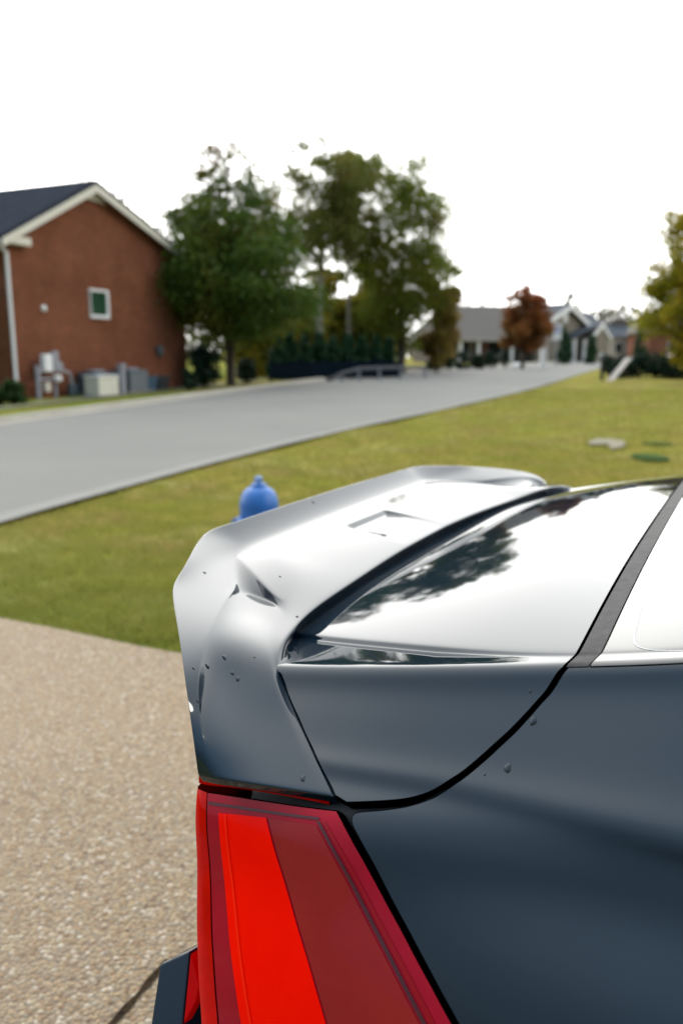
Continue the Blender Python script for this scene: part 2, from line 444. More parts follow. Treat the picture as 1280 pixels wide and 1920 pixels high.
both_half('windshield', np.linspace(1.955, 2.75, 40), np.linspace(0, 11.8, 40), M_glass_dark)
both_half('bonnet', np.linspace(2.755, 3.93, 40), np.linspace(0, 17, 50), M_paint)
# pillars and flanks ahead of the quarter panels
U, S = np.meshgrid(np.linspace(.625, 3.93, 120), np.linspace(12.25, S_END, 90), indexing='ij')
P = surf(U, S); N = surf_n(U, S)
if -N[..., 1].mean() < 0: N = -N
for mir in (False, True): grid_mesh('flank', P, N, M_paint, car, lip=.012, mirror=mir)
U, S = np.meshgrid(np.linspace(.50, 2.35, 70), np.linspace(13.9, 16.7, 24), indexing='ij')
P = surf(U, S); N = surf_n(U, S)
if -N[..., 1].mean() < 0: N = -N
for mir in (False, True): grid_mesh('side_window', P + N*.002, N, M_glass_dark, car, lip=.004, mirror=mir)
# black inner shell seen through the gaps
U, S = np.meshgrid(np.linspace(-.60, 3.9, 150), np.linspace(0, S_END, 90), indexing='ij')
U = np.maximum(U, -.60 + .13*np.clip((S - 9)/4, 0, 1))
P = surf(U, S); N = surf_n(U, S)
if -N[..., 1].mean() < 0: N = -N
grid_mesh('inner_shell', P - N*.016, -N*-1, M_black, car, both=True)

# --- spoiler cage: rows run from the tail light end across the car, columns from under the lip to the inner edge
def master_px(px, py, off=.0):
    u, s = hit(px, py, 12); p = surf(u, s).reshape(3); n = surf_n(u, s).reshape(3)
    if n[1] > 0: n = -n
    return p + n*off
A = np.array
rows = []
mid = lambda a, b, t=.5: A(a)*(1-t) + A(b)*t
def row(c0, cb, c1, c1b, c2, c2b, c3, c4, lipd=(.006, -.012, -.022), und=(.02, .02, -.06), inn=(-.002, 0, -.006), inn2=(-.016, 0, -.030), inn3=(-.05, 0, -.085)):
    c0, cb, c1, c1b, c2, c2b, c3, c4 = map(A, (c0, cb, c1, c1b, c2, c2b, c3, c4))
    rows.append([c0 + A(und), c0 + A(lipd), c0, cb, c1, c1b, c2, c2b, c3, c4, c4 + A(inn), c4 + A(inn2), c4 + A(inn3)])
b0 = [at_v(371, 1452, -.868), None, at_v(392, 1457, -.867), at_v(410, 1460, -.866), at_v(470, 1468, -.856), at_v(540, 1479, -.846), at_v(598, 1488, -.838), master_px(624, 1493, .001)]
b0[1] = mid(b0[0], b0[2])
for d in ((.004, .05, -.016), (.002, .006, -.011)):
    rows.append([q + A(d) for q in (b0[0], b0[0], b0[0], b0[1], b0[2], b0[3], b0[4], b0[5], b0[6], b0[7], b0[7], b0[7], b0[7])])
sd_ = dict(inn=(.002, .006, -.003), inn2=(.0, .03, -.008), inn3=(.0, .06, -.012))
def qrow(q, **k):
    if q[1] is None: q[1] = mid(q[0], q[2])
    row(*q, **k)
qrow(b0, lipd=(.004, .012, -.004), und=(.01, .05, -.02), **sd_)
qrow([at_z(364, 1400, .994), None, at_v(384, 1404, -.862), at_v(399, 1406, -.856), at_v(462, 1410, -.832), at_v(525, 1414, -.819), at_v(568, 1412, -.809), master_px(585, 1410, .001)], lipd=(.004, .012, -.008), und=(.01, .05, -.03), **sd_)
qrow([at_z(354, 1325, 1.029), None, at_z(371, 1330, 1.024), at_v(384, 1332, -.832), at_v(440, 1335, -.799), at_v(500, 1338, -.786), at_v(535, 1335, -.777), master_px(550, 1332, .001)], lipd=(.003, .010, -.014), und=(.01, .06, -.05), **sd_)
qrow([at_z(344, 1255, 1.063), None, at_z(371, 1255, 1.057), at_v(395, 1252, -.782), at_v(432, 1262, -.762), at_v(480, 1262, -.755), at_v(508, 1262, -.750), master_px(524, 1270, .0015)], lipd=(.004, .008, -.018), und=(.015, .06, -.07), **sd_)
qrow([at_z(334, 1180, 1.085), None, at_z(387, 1192, 1.074), at_v(416, 1192, -.733), at_v(448, 1198, -.729), at_v(480, 1206, -.722), at_v(502, 1213, -.716), at_z(518, 1229, 1.0480)], lipd=(.006, .006, -.020), und=(.015, .05, -.08), inn=(.003, .010, -.006), inn2=(-.004, .03, -.016), inn3=(-.01, .06, -.04))
qrow([at_z(320, 1109, 1.100), None, at_z(415, 1140, 1.077), at_z(433, 1147, 1.0680), at_z(460, 1150, 1.0590), at_z(488, 1157, 1.0550), at_z(512, 1170, 1.0540), at_z(532, 1198, 1.0545)], lipd=(.008, .003, -.020), und=(.015, .03, -.07), inn=(.002, .006, -.006), inn2=(-.008, .02, -.028), inn3=(-.03, .03, -.07))
qrow([at_z(328, 1086, 1.104), None, at_z(440, 1101, 1.0775), at_z(447, 1107, 1.0690), at_z(474, 1115, 1.0610), at_z(502, 1126, 1.0590), at_z(532, 1139, 1.061), at_z(552, 1176, 1.0575)], lipd=(.008, 0, -.020), und=(.015, .02, -.07), inn=(.001, .003, -.006), inn2=(-.012, .012, -.030), inn3=(-.04, .02, -.08))
q = [at_z(350, 1056, 1.1125), at_z(398, 1048, 1.098), at_z(438, 1038, 1.0905), at_z(448, 1048, 1.089), at_z(470, 1070, 1.0845), at_z(500, 1102, 1.0755), at_z(534, 1136, 1.0625), at_z(560, 1167, 1.0585)]
row(*q, lipd=(.008, 0, -.021), und=(.02, .01, -.07))
q = [at_z(377, 996, 1.1245), mid(at_z(377, 996, 1.1245), at_z(462, 1026, 1.0915), .52), at_z(462, 1026, 1.0915), at_z(472, 1034, 1.0905), (-.680, -.425, 1.091), (-.655, -.44, 1.0885), (-.590, -.475, 1.079), at_z(592, 1136, 1.062)]
row(*q, lipd=(.008, 0, -.022), und=(.03, 0, -.07))
def top_row(v, pocket=0.0):
    w = abs(v); h = (w/.46)**2; far = max(0., v)
    c0 = A((-.785 + .006*h, v, 1.127 - .002*h))
    c1 = A((-.747 + .004*h, v, 1.0965 - .002*h))
    c4u = -.546 + .018*(w/.46)**3 + .075*far**1.3
    row(c0, c0*.52 + c1*.48 - A((0, 0, .003)), c1, c1 + A((.016, 0, -.0034)), (-.679, v, 1.0888), (-.669, v, 1.0876 - pocket), (-.595 + .04*far, v, 1.0785 - .35*pocket - .003*h), (c4u, v*1.04, 1.0665 - .0045*h),
        lipd=(.008, 0, -.022), und=(.03, 0, -.07))
PV = [(-.40, 0), (-.28, 0), (-.190, 0), (-.166, 0), (-.152, .007), (-.07, .007), (.014, .007), (.024, 0), (.05, 0), (.16, 0), (.28, 0), (.40, 0)]
near_n = len(rows)
for v, p_ in PV: top_row(v, p_)
nr = len(rows); nc = len(rows[0])
full = list(rows)
for i in range(near_n - 1, -1, -1):
    r_ = []
    for j, q in enumerate(rows[i]):
        q = q*A([1, -1, 1]); k = min(1, max(0, (q[1] - .40)/.25))
        if j >= 8: q = q + A([.028 + .02*k, 0, .010*k])
        r_.append(q)
    full.append(r_)
V = [tuple(q - A([U0, 0, 0])) for r in full for q in r]
nrf = len(full)
Fc = [(i*nc+j, i*nc+j+1, (i+1)*nc+j+1, (i+1)*nc+j) for i in range(nrf-1) for j in range(nc-1)]
me = bpy.data.meshes.new('spoiler'); me.from_pydata(V, [], Fc); me.update()
cr = me.attributes.new('crease_edge', 'FLOAT', 'EDGE')
vals = np.zeros(len(me.edges))
def mr(i): return i if i < near_n else (nrf - 1 - i if i >= nrf - near_n else 50 + i - near_n)
I_LO, I_UP = 8, 9                                            # the two sides of the facet step
for e in me.edges:
    a, b = e.vertices; ia, ja = divmod(a, nc); ib, jb = divmod(b, nc); ra, rb = mr(ia), mr(ib); c = 0; lo, hi = min(ra, rb), max(ra, rb)
    if ja == jb:                                             # along the spoiler
        if ja == 2: c = .78 if lo >= 7 else .93
        if ja == 9: c = .40 if lo >= 6 else .85
        if ja == 4: c = .55 if 3 <= lo and hi <= I_LO else .05
        if ja == 5: c = 0
        if ja in (6, 7) and 53 <= lo and hi <= 57: c = .8
        if ja == 8 and hi <= 6: c = .3
    else:
        jl, jh = min(ja, jb), max(ja, jb)
        if ra in (I_LO, I_UP) and 4 <= jl and jh <= 8: c = .9
        if ra in (53, 54, 56, 57) and jl >= 6 and jh <= 8: c = .8
        if ra in (1, 2): c = .5
    vals[e.index] = c
cr.data.foreach_set('value', vals)
me.polygons.foreach_set('use_smooth', [True]*len(me.polygons))
me.materials.append(M_paint)
sp = bpy.data.objects.new('spoiler', me); SC.objects.link(sp); sp.parent = car
bm = bmesh.new(); bm.from_mesh(me); bmesh.ops.recalc_face_normals(bm, faces=bm.faces[:]); bm.to_mesh(me); bm.free()
sm = sp.modifiers.new('subdivision', 'SUBSURF'); sm.levels = 4; sm.render_levels = 4
# --- tail lights: lens face on the flank, deep edge round the corner, bright reflector and bezels inside
def px_patch(name, TL, TR, BL, BR, m, parent, off, lip=.004, n=40, mm=14, mirror=False):
    """four-sided patch on the body surface between pixel polylines left (TL..BL) and right (TR..BR)"""
    L = smooth_line([hit(x, y, 17) for x, y in TL], n); Rr = smooth_line([hit(x, y, 17) for x, y in TR], n)
    t = np.linspace(0, 1, mm)[None, :, None]
    G = L[:, None]*(1-t) + Rr[:, None]*t
    P = surf(G[..., 0], G[..., 1]); N = surf_n(G[..., 0], G[..., 1])
    if -N[..., 1].mean() < 0: N = -N
    return grid_mesh(name, P + N*off, N, m, parent, lip=lip, mirror=mirror)
face_L = [(391, 1487), (394, 1600), (399, 1720), (405, 1830), (414, 1940), (430, 2080)]
face_R = [(631, 1522), (672, 1598), (718, 1682), (768, 1775), (812, 1857), (852, 1930), (925, 2060)]
for mir in (False, True):
    lens = px_patch('taillight', face_L, face_R, None, None, M_lens, car, .001, lip=.014, n=60, mm=40, mirror=mir)
    # corner edge and rear face of the lamp
    Lc = smooth_line([hit(x, y, 17) for x, y in face_L], 50); Pl = surf(Lc[:, 0], Lc[:, 1]); Nl = surf_n(Lc[:, 0], Lc[:, 1]); Nl[Nl[:, 1] > 0] *= -1
    colsP = []; colsN = []
    for k, (du, dv, nu) in enumerate([(-.0012, .0, .06), (-.009, .0010, .12), (-.0155, .0026, .30), (-.0185, .0062, .8), (-.020, .014, .98), (-.026, .06, .99), (-.035, .14, .98), (-.052, .24, .98), (-.066, .36, .99)]):
        tz = np.linspace(0, 1, len(Pl))[:, None]; q = Pl + A([du, dv, 0])*(1 + .85*tz if k < 5 else 1) + (A([-.022*.85, .012, 0])*tz if k >= 5 else 0); nn = Nl*(1-nu) + A([-1, 0, .1])*nu; nn /= np.linalg.norm(nn, axis=1, keepdims=True)
        colsP.append(q + Nl*.001); colsN.append(nn)
    grid_mesh('lens_edge', np.stack(colsP, 1), np.stack(colsN, 1), M_lens_edge, lens, mirror=mir).location = (0, 0, 0)
    px_patch('reflector_panel', [(412, 1524), (420, 1620), (431, 1740), (444, 1850), (462, 1960), (480, 2060)], [(501, 1533), (522, 1610), (552, 1710), (586, 1825), (618, 1935), (652, 2050)], None, None, M_bright, lens, .0022, lip=None, mirror=mir)
    px_patch('reflector_band', [(424, 1527), (433, 1620), (446, 1740), (460, 1850), (479, 1960), (498, 2058)], [(427, 1527), (436.5, 1620), (450, 1740), (464, 1850), (483, 1960), (502, 2058)], None, None, M_bright2, lens, .0032, lip=None, mm=4, mirror=mir)
    px_patch('inner_panel', [(505, 1534), (525, 1610), (555, 1710), (589, 1825), (621, 1935), (655, 2050)], [(594, 1547), (634, 1622), (683, 1716), (735, 1818), (793, 1930), (856, 2050)], None, None, M_maroon, lens, .0019, lip=None, mirror=mir)
    px_patch('bezel', [(595, 1540), (636, 1616), (685, 1710), (737, 1812), (795, 1924), (858, 2044)], [(602, 1541), (643, 1616), (693, 1710), (746, 1812), (804, 1924), (867, 2044)], None, None, M_bezel, lens, .0024, lip=None, mm=5, mirror=mir)
    px_patch('lens_channel', [(606, 1541), (647, 1616), (697, 1710), (750, 1812), (809, 1924), (872, 2044)], [(612, 1541), (655, 1616), (706, 1710), (761, 1812), (820, 1924), (884, 2044)], None, None, M_bezel_red, lens, .0017, lip=None, mm=5, mirror=mir)
    px_patch('top_bezel', [(393, 1503), (393.3, 1508)], [(600, 1533), (601, 1538)], None, None, M_bezel, lens, .0024, lip=None, n=6, mm=30, mirror=mir)
    # upper lens strip tucked beneath the spoiler end
    a0 = [at_v(374, 1466, -.822), at_v(395, 1470, -.828), at_v(450, 1476, -.832), at_v(520, 1487, -.834), at_v(580, 1498, -.832), at_v(618, 1506, -.826)]
    Pu = np.array([smooth_line([q + A([0, dy, dz]) for q in a0], 30) for dy, dz in ((.0, .012), (-.001, .004), (-.001, -.001), (.003, -.003), (.012, -.004))])
    Nu = np.zeros_like(Pu); Nu[..., 1] = -1; Nu[3:, :, 2] = -.6; Nu[2, :, 2] = .3; Nu /= np.linalg.norm(Nu, axis=-1, keepdims=True)
    grid_mesh('upper_lens', Pu, Nu, M_lens_edge, lens, mirror=mir)
# --- rear fascia between the lamps, and the bumper
def f_ur(v, z):
    v = np.abs(v)
    return -.615 + .05*(v/.8)**2 + .075*np.clip((v-.55)/.28, 0, 1)**2
vv = np.linspace(-.74, .74, 60); zz = np.linspace(1.00, .50, 30)
VV, ZZ = np.meshgrid(vv, zz, indexing='ij')
P = np.stack([f_ur(VV, ZZ) + .02, VV, ZZ], -1); N = np.zeros_like(P); N[..., 0] = -1; N[..., 1] = VV*.15; N /= np.linalg.norm(N, axis=-1, keepdims=True)
grid_mesh('rear_fascia', P, N, M_paint, car)
# bumper: profile swept round the rear, mirrored
f_bu = bspl([0, .3, .6, .70, .77, .82, .86, .90], [-.775, -.762, -.708, -.634, -.582, -.542, -.506, -.43])
bv = np.concatenate([np.linspace(0, .62, 14), np.linspace(.66, .895, 26)])
prof = [(.14, .735), (.07, .722), (.032, .705), (.020, .67), (.016, .60), (.012, .50), (.016, .42), (.03, .30), (.08, .22)]
P = np.array([[[float(f_bu(v)) + du, -v, z] for du, z in prof] for v in bv])
tail = [[[u, -(.905 + .015*min(1, (u+.42)*4) - (.004*(3-k) if k < 3 else 0)), z - (.06*min(1, (u+.42)*3) if k < 4 else 0)] for k, (du, z) in enumerate(prof)] for u in np.linspace(-.38, -.05, 12)]
P = np.concatenate([P, np.array(tail)], 0)
def grid_normals(P):
    a = np.gradient(P, axis=0); b = np.gradient(P, axis=1); n = np.cross(a, b); return n/(np.linalg.norm(n, axis=-1, keepdims=True) + 1e-9)
N = grid_normals(P)
if N[..., 0].mean() > 0: N = -N
bumper = grid_mesh('rear_bumper', P, N, M_paint, car, both=True)
# upright blade at the bumper's corner and the red reflector tucked behind it
for mir in (False, True):
    sg = -1 if mir else 1
    pts = [at_v(300, 1808, -.855), at_v(355, 1783, -.838), at_v(341, 1920, -.874)]
    pn = np.cross(pts[1] - pts[0], pts[2] - pts[0]); rr = ray_car(283, 1920); pts.append(CAM_CAR + rr*((pts[0] - CAM_CAR) @ pn)/(rr @ pn))
    e3 = pts[2] + (pts[2] - pts[1])*.9; e4 = pts[3] + (pts[3] - pts[0])*.9
    poly = [pts[0], pts[1], pts[2], e3, e4, pts[3]]
    mb_ = MB(); mb_.prism([(q - A([U0, 0, 0]))*A([1, sg, 1]) for q in poly], (.012, .035*sg, 0))
    mb_.build('bumper_blade', M_paint, bumper, bevel=.002)
    pr = []
    for px_, py_ in ((357, 1788), (373, 1850), (366, 1880), (344, 1922)):
        rr = ray_car(px_, py_); pr.append(CAM_CAR + rr*(((pts[0] - CAM_CAR) @ pn)/(rr @ pn)*.995))
    mb_ = MB(); mb_.prism([(q - A([U0, 0, 0]))*A([1, sg, 1]) for q in pr], (.004, .012*sg, 0))
    mb_.build('side_reflector', M_lens_edge, bumper, bevel=.0015)
# --- wheels (rear and front)
for u in (.42, 3.12):
    for sgn in (-1, 1):
        w = MB(); pr = []
        for a, z in ((.19, -.11), (.29, -.115), (.325, -.10), (.335, -.06), (.335, .06), (.325, .10), (.29, .115), (.19, .11)):
            pr.append((a, z))
        w.lathe(pr, 40)
        wh = w.build('wheel', M_tyre, car, smooth=True)
        wh.location = (u - U0, sgn*.83, .335); wh.rotation_euler = (R(90), 0, 0)
        r_ = MB(); r_.lathe([(.02, .10), (.06, .105), (.07, .09), (.19, .095), (.20, .10), (.215, .118), (.20, .02), (.02, .02)], 40)
        for k in range(10):
            a = 2*math.pi*k/10; r_.box((.13*math.cos(a), .13*math.sin(a), .10), (.15, .03, .025), a)
        rim = r_.build('rim', M_rim, wh, smooth=True); rim.scale = (1, 1, -sgn)
        rim.rotation_euler = (0, 0, 0)
# ------------------------------------------------------------------ the ground and what stands on it
def zg(x, y):
    y = np.asarray(y, float); x = np.asarray(x, float)
    z = .012*np.clip(y - 15, 0, 125)
    return z + .55*np.clip((x - 4 - .30*y)/14, 0, 1)**1.6*np.clip((y - 9)/14, 0, 1)*np.clip((95 - y)/50, 0, 1)
def zf(x, y): return float(zg(x, y))
def gpt(px, py):
    """point of the ground on the line of sight through a pixel"""
    r = pix_ray(px, py); t = 1.0; lo = .3
    ts = np.concatenate([np.linspace(.3, 30, 1500), np.linspace(30, 260, 3000)])
    P = np.outer(ts, r) + [0, 0, CAM_H]; d = P[:, 2] - zg(P[:, 0], P[:, 1]); k = np.argmax(d < 0)
    if d[k] >= 0: k = len(ts) - 1
    a = d[k-1]/(d[k-1] - d[k]) if k and d[k] < 0 else 0; q = P[k-1]*(1-a) + P[k]*a
    return Vector((q[0], q[1], zf(q[0], q[1])))
def at(px, Y, z=None):
    """ground point at distance Y ahead, in the direction of pixel column px"""
    x = 0.
    for _ in range(6):
        zz = zf(x, Y) if z is None else z
        x = (px - 640)/FPX*(Y*CP - (zz - CAM_H)*SP)
    return Vector((x, Y, zf(x, Y) if z is None else z))
def zat(py, Y):
    r = pix_ray(640, py); return CAM_H + r[2]*Y/r[1]

# --- lawn sheet
def axis(*segs):
    out = []
    for a, b, st in segs: out += list(np.arange(a, b, st))
    out.append(segs[-1][1]); return np.array(out, float)
xs = axis((-400, -60, 20), (-60, -14, 2), (-14, 30, .5), (30, 70, 2), (70, 400, 20)); ys = axis((-60, -4, 4), (-4, 40, .5), (40, 150, 2), (150, 700, 50))
X, Y = np.meshgrid(xs, ys, indexing='ij')
Z = zg(X, Y)
Z += np.array([[.030*mnoise.noise(Vector((x*.35, y*.35, 0))) if (4 < y < 60 and -14 < x < 40) else 0 for y in ys] for x in xs]) - .03
n_, m_ = X.shape
me = bpy.data.meshes.new('lawn'); me.from_pydata(np.stack([X, Y, Z], -1).reshape(-1, 3).tolist(), [], [(i*m_+j, (i+1)*m_+j, (i+1)*m_+j+1, i*m_+j+1) for i in range(n_-1) for j in range(m_-1)])
me.polygons.foreach_set('use_smooth', [True]*len(me.polygons))
def grass_mat(name, blade):
    m = bpy.data.materials.new(name); m.use_nodes = True; T = NT(m); b = m.node_tree.nodes['Principled BSDF']
    g = T.n('NewGeometry'); pos = g.outputs['Position']
    big = T.noise(pos, .55, 4, .55); mid = T.noise(pos, 2.1, 5, .6); fine = T.noise(pos, 16 if not blade else 45, 4, .7)
    # greener close to the driveway, drier and yellower out over the open lawn and along the road
    sx = T.n('SeparateXYZ'); T.l(pos, sx.inputs[0])
    dw = T.math('ADD', T.math('MULTIPLY', sx.outputs['X'], float(CW[0])), T.math('MULTIPLY', sx.outputs['Y'], float(CW[1])))
    dry = T.rng(dw, 3.2, 6.5, 0, 1)
    lush = T.mix(T.rng(mid, .35, .65), (.095, .130, .020), (.185, .190, .034))
    gold = T.mix(T.rng(mid, .35, .68), (.270, .245, .044), (.345, .255, .075))
    far = T.rng(sx.outputs['Y'], 10, 17, 0, 1)
    gold2 = T.mix(T.rng(mid, .36, .66), (.275, .270, .046), (.335, .285, .075))
    gold = T.mix(far, gold, gold2)
    gold = T.mix(T.rng(sx.outputs['X'], -5.2, -6.6, 0, .8), gold, (.115, .185, .020))
    col = T.mix(T.math('MULTIPLY', dry, T.rng(big, .30, .52, .35, 1)), lush, gold)
    brown = T.mix(T.rng(fine, .3, .7), (.250, .155, .060), (.310, .215, .10))
    col = T.mix(T.math('MULTIPLY', T.rng(T.noise(pos, .9, 5, .68), .44, .62, 0, .9), T.rng(dw, 3.0, 4.6, 0, 1)), col, brown)
    col = T.mix(T.math('MULTIPLY', T.rng(T.noise(pos, .6, 6, .72), .50, .64), .55), col, (.40, .36, .16))
    col = T.mix(T.math('MULTIPLY', T.rng(T.noise(pos, 3.2, 6, .7), .40, .62, .1, 1), .62 if not blade else .5), col, (.075, .088, .014))
    if blade: col = T.mix(.45, col, (.40, .39, .085))
    T.l(col, b.inputs['Base Color']); b.inputs['Roughness'].default_value = 1.0; b.inputs['Specular IOR Level'].default_value = .0
    if not blade:
        bp = T.n('Bump'); bp.inputs['Strength'].default_value = .8; bp.inputs['Distance'].default_value = .03
        T.l(T.noise(pos, 26, 5, .7), bp.inputs['Height']); T.l(bp.outputs['Normal'], b.inputs['Normal'])
    else:
        tr = T.n('BsdfTranslucent'); T.l(col, tr.inputs[0]); ms = T.n('MixShader'); ms.inputs[0].default_value = .35
        T.l(b.outputs[0], ms.inputs[1]); T.l(tr.outputs[0], ms.inputs[2]); T.l(ms.outputs[0], m.node_tree.nodes['Material Output'].inputs[0])
    return m
M_grass = grass_mat('lawn_turf', False); M_blade = grass_mat('grass_blades', True)
me.materials.append(M_grass); o = bpy.data.objects.new('lawn', me); SC.objects.link(o); tag(o, kind='structure')

# --- road, gutter and kerb
edgeR = [gpt(*p) for p in [(-420, 1125), (-200, 1045), (0, 981), (210, 921), (430, 861), (640, 809), (830, 768), (1000, 728), (1075, 705), (1125, 690)]]
edgeL = [gpt(*p) for p in [(-420, 872), (-200, 830), (0, 798), (225, 766), (450, 735), (640, 710), (800, 695), (950, 685), (1060, 679), (1128, 676)]]
eR = smooth_line([tuple(p) for p in edgeR], 90); eL = smooth_line([tuple(p) for p in edgeL], 90)
dR = eR[-1] - eR[-6]; dL = eL[-1] - eL[-6]
def strip(name, A_, B_, n, m, dz0, dz1=None, kind='structure'):
    t = np.linspace(0, 1, n)[None, :, None]; P = A_[:, None]*(1-t) + B_[:, None]*t
    P[..., 2] = zg(P[..., 0], P[..., 1]) + (dz0 if dz1 is None else dz0*(1-t[..., 0]) + dz1*t[..., 0])
    a, b = P.shape[:2]
    mb = MB(); mb.add(P.reshape(-1, 3), [(i*b+j, (i+1)*b+j, (i+1)*b+j+1, i*b+j+1) for i in range(a-1) for j in range(b-1)])
    o = mb.build(name, m, smooth=True)
    if kind: tag(o, kind=kind)
    return o
def offs(E, d):
    g = np.gradient(E[:, :2], axis=0); g /= np.linalg.norm(g, axis=1, keepdims=True)
    q = E.copy(); q[:, 0] += -g[:, 1]*d; q[:, 1] += g[:, 0]*d; return q
m = bpy.data.materials.new('worn_asphalt'); m.use_nodes = True; T = NT(m); b = m.node_tree.nodes['Principled BSDF']; pos = T.n('NewGeometry').outputs['Position']
c = T.mix(T.rng(T.noise(pos, .35, 5, .6), .3, .7), (.156, .149, .132), (.186, .177, .155)); c = T.mix(T.rng(T.noise(pos, 90, 3, .7), .35, .65, 0, .35), c, (.10, .098, .095))
c = T.mix(T.rng(T.noise(pos, 1.3, 6, .7), .55, .75, 0, .25), c, (.125, .122, .116))
T.l(c, b.inputs['Base Color']); b.inputs['Roughness'].default_value = .85; b.inputs['Specular IOR Level'].default_value = .3
bp = T.n('Bump'); bp.inputs['Strength'].default_value = .5; bp.inputs['Distance'].default_value = .006; T.l(T.noise(pos, 120, 3, .7), bp.inputs['Height']); T.l(bp.outputs['Normal'], b.inputs['Normal'])
M_road = m
M_conc = mat('pale_concrete', (.33, .30, .24), rough=.9, noise=(1.2, (.26, .235, .19), .8), bump=(40, .3, .004))
M_walk = mat('grey_concrete', (.25, .235, .20), rough=.9, noise=(1.5, (.19, .18, .15), .8))
strip('road', eR, eL, 12, M_road, .012)
kerb_in = eL; kerb_out = offs(eL, .30); kerb_b = offs(eL, .62)
strip('gutter', kerb_in, kerb_out, 3, M_conc, .016, .020)
kb = MB(); prof_ = [(0, .020), (.02, .10), (.05, .125), (.14, .125), (.16, .0)]
PP = []
for d, z in prof_:
    q = offs(kerb_out, d); q[:, 2] = zg(q[:, 0], q[:, 1]) + z; PP.append(q)
PP = np.stack(PP, 1); a_, b_ = PP.shape[:2]
kb.add(PP.reshape(-1, 3), [(i*b_+j, (i+1)*b_+j, (i+1)*b_+j+1, i*b_+j+1) for i in range(a_-1) for j in range(b_-1)])
tag(kb.build('kerb', M_conc, smooth=True), kind='structure')
strip('near_gutter', offs(eR, -.03), offs(eR, .22), 3, mat('worn_edge_concrete', (.20, .19, .165), rough=.9, noise=(2, (.17, .162, .14), .8)), .017, .017)
strip('pavement', offs(eL, 2.9), offs(eL, 3.5), 3, mat('grassy_pavement', (.19, .175, .11), rough=.9, noise=(1.1, (.09, .10, .03), .95)), .004)

# --- driveway of exposed pebbles
def car_world(u, v): return CF*u + CW*(v + WC)
e0 = np.array(gpt(0, 1160)); e1 = np.array(gpt(335, 1232))
m = bpy.data.materials.new('exposed_pebble_concrete'); m.use_nodes = True; T = NT(m); b = m.node_tree.nodes['Principled BSDF']; pos = T.n('NewGeometry').outputs['Position']
wv = T.n('VectorMath', operation='ADD'); nz = T.n('TexNoise'); nz.inputs['Scale'].default_value = 55; nz.inputs['Detail'].default_value = 2; T.l(pos, nz.inputs['Vector'])
sc_ = T.n('VectorMath', operation='SCALE'); T.l(nz.outputs['Color'], sc_.inputs[0]); sc_.inputs['Scale'].default_value = .008
T.l(pos, wv.inputs[0]); T.l(sc_.outputs[0], wv.inputs[1])
def vor(scale, feat='F1'):
    v = T.n('TexVoronoi', feature=feat); v.inputs['Scale'].default_value = scale; T.l(wv.outputs[0], v.inputs['Vector']); return v
v1 = vor(84)
rmp = T.n('ValToRGB'); sep = T.n('SeparateColor'); T.l(v1.outputs['Color'], sep.inputs[0]); T.l(sep.outputs[0], rmp.inputs[0])
el = rmp.color_ramp.elements; el[0].position = 0; el[0].color = (.085, .044, .020, 1); el[1].position = 1; el[1].color = (.46, .40, .32, 1)
for p_, c_ in ((.16, (.20, .110, .045)), (.34, (.26, .175, .085)), (.50, (.23, .175, .105)), (.64, (.18, .145, .10)), (.78, (.29, .20, .095)), (.90, (.32, .26, .175))):
    e = el.new(p_); e.color = (*c_, 1)
cem = T.mix(T.rng(T.noise(pos, 30, 4, .6), .3, .7), (.10, .068, .038), (.16, .115, .070))
d1 = T.rng(v1.outputs['Distance'], .50, .72, 0, 1)
col = T.mix(d1, rmp.outputs[0], cem)
col = T.mix(T.rng(T.noise(pos, 2.2, 4, .6), .4, .7, 0, .3), col, (.21, .15, .095))
col = T.mix(.12, col, (.50, .375, .26))
T.l(col, b.inputs['Base Color']); b.inputs['Roughness'].default_value = .7; b.inputs['Specular IOR Level'].default_value = .35
hgt = T.math('SUBTRACT', 1, T.rng(v1.outputs['Distance'], .1, .8, 0, 1))
bp = T.n('Bump'); bp.inputs['Strength'].default_value = 1.0; bp.inputs['Distance'].default_value = .0055; T.l(hgt, bp.inputs['Height']); T.l(bp.outputs['Normal'], b.inputs['Normal'])
M_peb = m
M_joint = mat('dark_joint_filler', (.016, .011, .008), rough=1, spec=0, noise=(60, (.06, .04, .024), .9))
wE = e0[:2] @ CW[:2]; wE1 = e1[:2] @ CW[:2]
def dw_pt(u, w): q = CF*u + CW*w; return (q[0], q[1])
us_ = np.linspace(-7.6, 9, 90)
P = []
for u in us_:
    for k, w in enumerate(np.linspace(-.6, (wE + wE1)/2, 12)):
        if k == 11: w += .02*mnoise.noise(Vector((u*1.7, 3, 0)))
        x, y = dw_pt(u, w); P.append((x, y, .014))
mb = MB(); mb.add(P, [(i*12+j, (i+1)*12+j, (i+1)*12+j+1, i*12+j+1) for i in range(len(us_)-1) for j in range(11)])
tag(mb.build('driveway', M_peb), kind='structure')
ja, jb = np.array(gpt(292, 1838)), np.array(gpt(222, 1920)); jd = (jb - ja)/np.linalg.norm(jb - ja); jn = np.array([-jd[1], jd[0], 0])
mb = MB(); js = np.linspace(-.05, 2.2, 60); Pj = []
for s_ in js:
    w_ = .0065 + .0065*mnoise.noise(Vector((s_*26, 1, 0))); q = ja + jd*s_ + jn*.004*mnoise.noise(Vector((s_*9, 5, 0)))
    for g_ in (-w_, w_): r_ = q + jn*g_; Pj.append((r_[0], r_[1], .018))
mb.add(Pj, [(2*i, 2*i+1, 2*i+3, 2*i+2) for i in range(len(js)-1)]); tag(mb.build('driveway_joint', M_joint), kind='structure')

